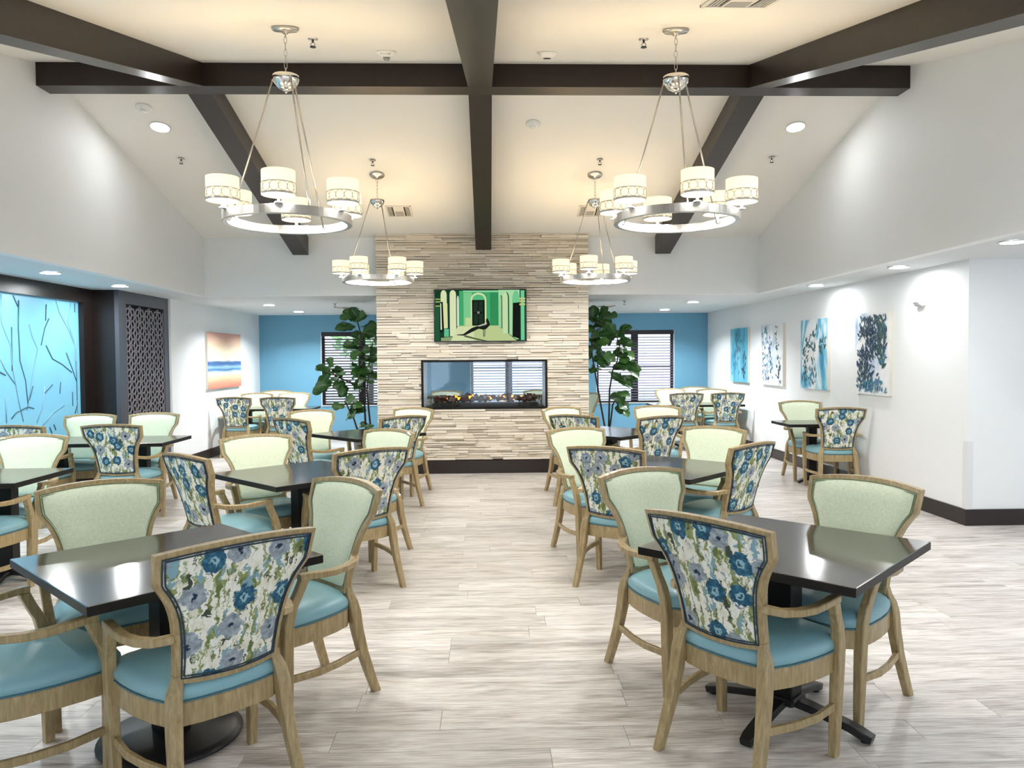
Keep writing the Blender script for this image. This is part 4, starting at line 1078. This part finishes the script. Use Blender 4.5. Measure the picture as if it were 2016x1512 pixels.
def fig(label, bx_, by_, pts, stems, seed):
    t_ = thing('fiddle_leaf_fig', label, 'plant', (bx_, by_, 0), 0, 'tall fiddle leaf figs'); q = random.Random(seed)
    MB().lathe([(.0001, 0), (.15, 0), (.165, .02), (.2, .36), (.205, .40), (.19, .40), (.185, .36), (.0001, .36)], 28).build('pot', 'pot_grey', t_)
    MB().lathe([(.0001, .375), (.1, .372), (.185, .362)], 24).build('soil', 'soil', t_)
    allp = []
    for s_ in stems:
        P = [Vector((x-bx_, q.uniform(-.03, .03), z)) for x, z in s_]; P = [Vector((P[0].x*.3, 0, .37))]+P if P[0].z < .7 else P
        MB().tube(P, [.016*(1-.55*i/len(P)) for i in range(len(P))], 7).build('stem', 'stem_bark', t_); allp += [P[i].lerp(P[i+1], k/6) for i in range(len(P)-1) for k in range(6)]
    for x, z in pts:
        for rep in range(2 if q.random() < .72 else 1):
            c = Vector((x-bx_+q.uniform(-.03, .03)*rep, q.uniform(-.17, .17), z+q.uniform(-.04, .04)*rep))
            near = min(allp, key=lambda p: (p-c).length)
            d = (c-near); d.z *= .6
            if d.length < .02: d = Vector((q.uniform(-1, 1), q.uniform(-1, 1), .1))
            d.normalize(); d = (d+Vector((q.uniform(-.5, .5), q.uniform(-.9, .2), q.uniform(-.35, .5)))).normalized()
            up = Vector((q.uniform(-.5, .5), -1.0, q.uniform(.1, 1.2)))
            xa = d.cross(up).normalized(); za = xa.cross(d)
            k = q.uniform(.72, 1.08); base = c-d*.12*k
            o_ = obj('leaf', LM[q.randrange(5)], t_)
            o_.matrix_local = Matrix(((xa.x*k, d.x*k, za.x*k, base.x), (xa.y*k, d.y*k, za.y*k, base.y), (xa.z*k, d.z*k, za.z*k, base.z), (0, 0, 0, 1)))
    return t_
LP = [(-2.12, 2.21), (-2.02, 2.24), (-1.93, 2.21), (-2.15, 2.06), (-2.03, 2.09), (-1.89, 2.08), (-1.82, 2.06), (-2.0, 1.93), (-1.89, 1.93), (-1.78, 1.94), (-1.95, 1.83), (-2.03, 1.76), (-1.88, 1.71), (-2.0, 1.65), (-1.76, 1.71), (-1.69, 1.85), (-1.7, 1.73), (-1.84, 1.57), (-1.95, 1.51), (-1.79, 1.62), (-1.82, 1.4), (-1.96, 1.38), (-1.9, 1.31), (-2.06, 1.28), (-2.01, 1.2), (-1.93, 1.16), (-1.74, 1.31), (-1.77, 1.24), (-2.4, 1.49), (-2.49, 1.42), (-2.31, 1.41), (-2.24, 1.38), (-2.31, 1.31), (-2.47, 1.31), (-2.49, 1.22), (-2.52, 1.12), (-2.23, 1.2), (-2.2, 1.13), (-2.19, .93), (-2.25, .87), (-2.12, .98), (-2.13, .72), (-2.07, .77), (-2.02, .88), (-1.98, .81), (-1.91, .56), (-1.83, .59)]
RP = [(1.73, 2.24), (1.82, 2.2), (1.61, 2.22), (1.59, 2.15), (1.69, 2.09), (1.77, 2.12), (1.81, 2.07), (1.58, 2.03), (1.59, 1.9), (1.72, 1.93), (1.69, 1.79), (1.62, 1.79), (1.84, 2.0), (1.91, 1.98), (2.04, 1.97), (1.88, 1.86), (1.98, 1.9), (2.04, 1.82), (2.13, 1.76), (1.72, 1.65), (1.79, 1.5), (1.69, 1.57), (1.59, 1.4), (1.65, 1.43), (1.9, 1.55), (1.87, 1.57), (2.0, 1.65), (2.11, 1.68), (2.16, 1.62), (2.04, 1.57), (2.13, 1.46), (2.2, 1.4), (2.01, 1.46), (1.94, 1.3), (2.04, 1.25), (2.16, 1.26), (2.08, 1.18), (1.97, .98), (2.05, 1.01), (2.12, .89), (2.04, .82), (2.06, .76), (1.99, .92), (1.51, 1.63), (1.55, 1.72)]
fig('tall fiddle leaf fig left of the stone wall', -1.86, 11.72, LP, [[(-1.87, .59), (-1.89, .96), (-1.89, 1.24), (-1.89, 1.45), (-1.89, 1.79), (-1.95, 2.06), (-1.98, 2.16)], [(-1.80, .54), (-1.82, .83), (-1.84, 1.1), (-1.82, 1.38), (-1.79, 1.62), (-1.75, 1.82)], [(-2.0, .53), (-2.05, .68), (-2.13, .83), (-2.18, .95)], [(-1.89, 1.1), (-2.1, 1.22), (-2.3, 1.32), (-2.42, 1.42)]], 1)
fig('tall fiddle leaf fig right of the stone wall', 1.82, 11.72, RP, [[(1.77, .56), (1.7, .96), (1.63, 1.32), (1.58, 1.63), (1.58, 1.9), (1.66, 2.15)], [(1.84, .54), (1.85, 1.07), (1.9, 1.37), (1.97, 1.51), (2.01, 1.76), (1.95, 1.92)], [(1.86, .54), (1.9, .85), (1.99, .98), (2.04, .9)]], 2)
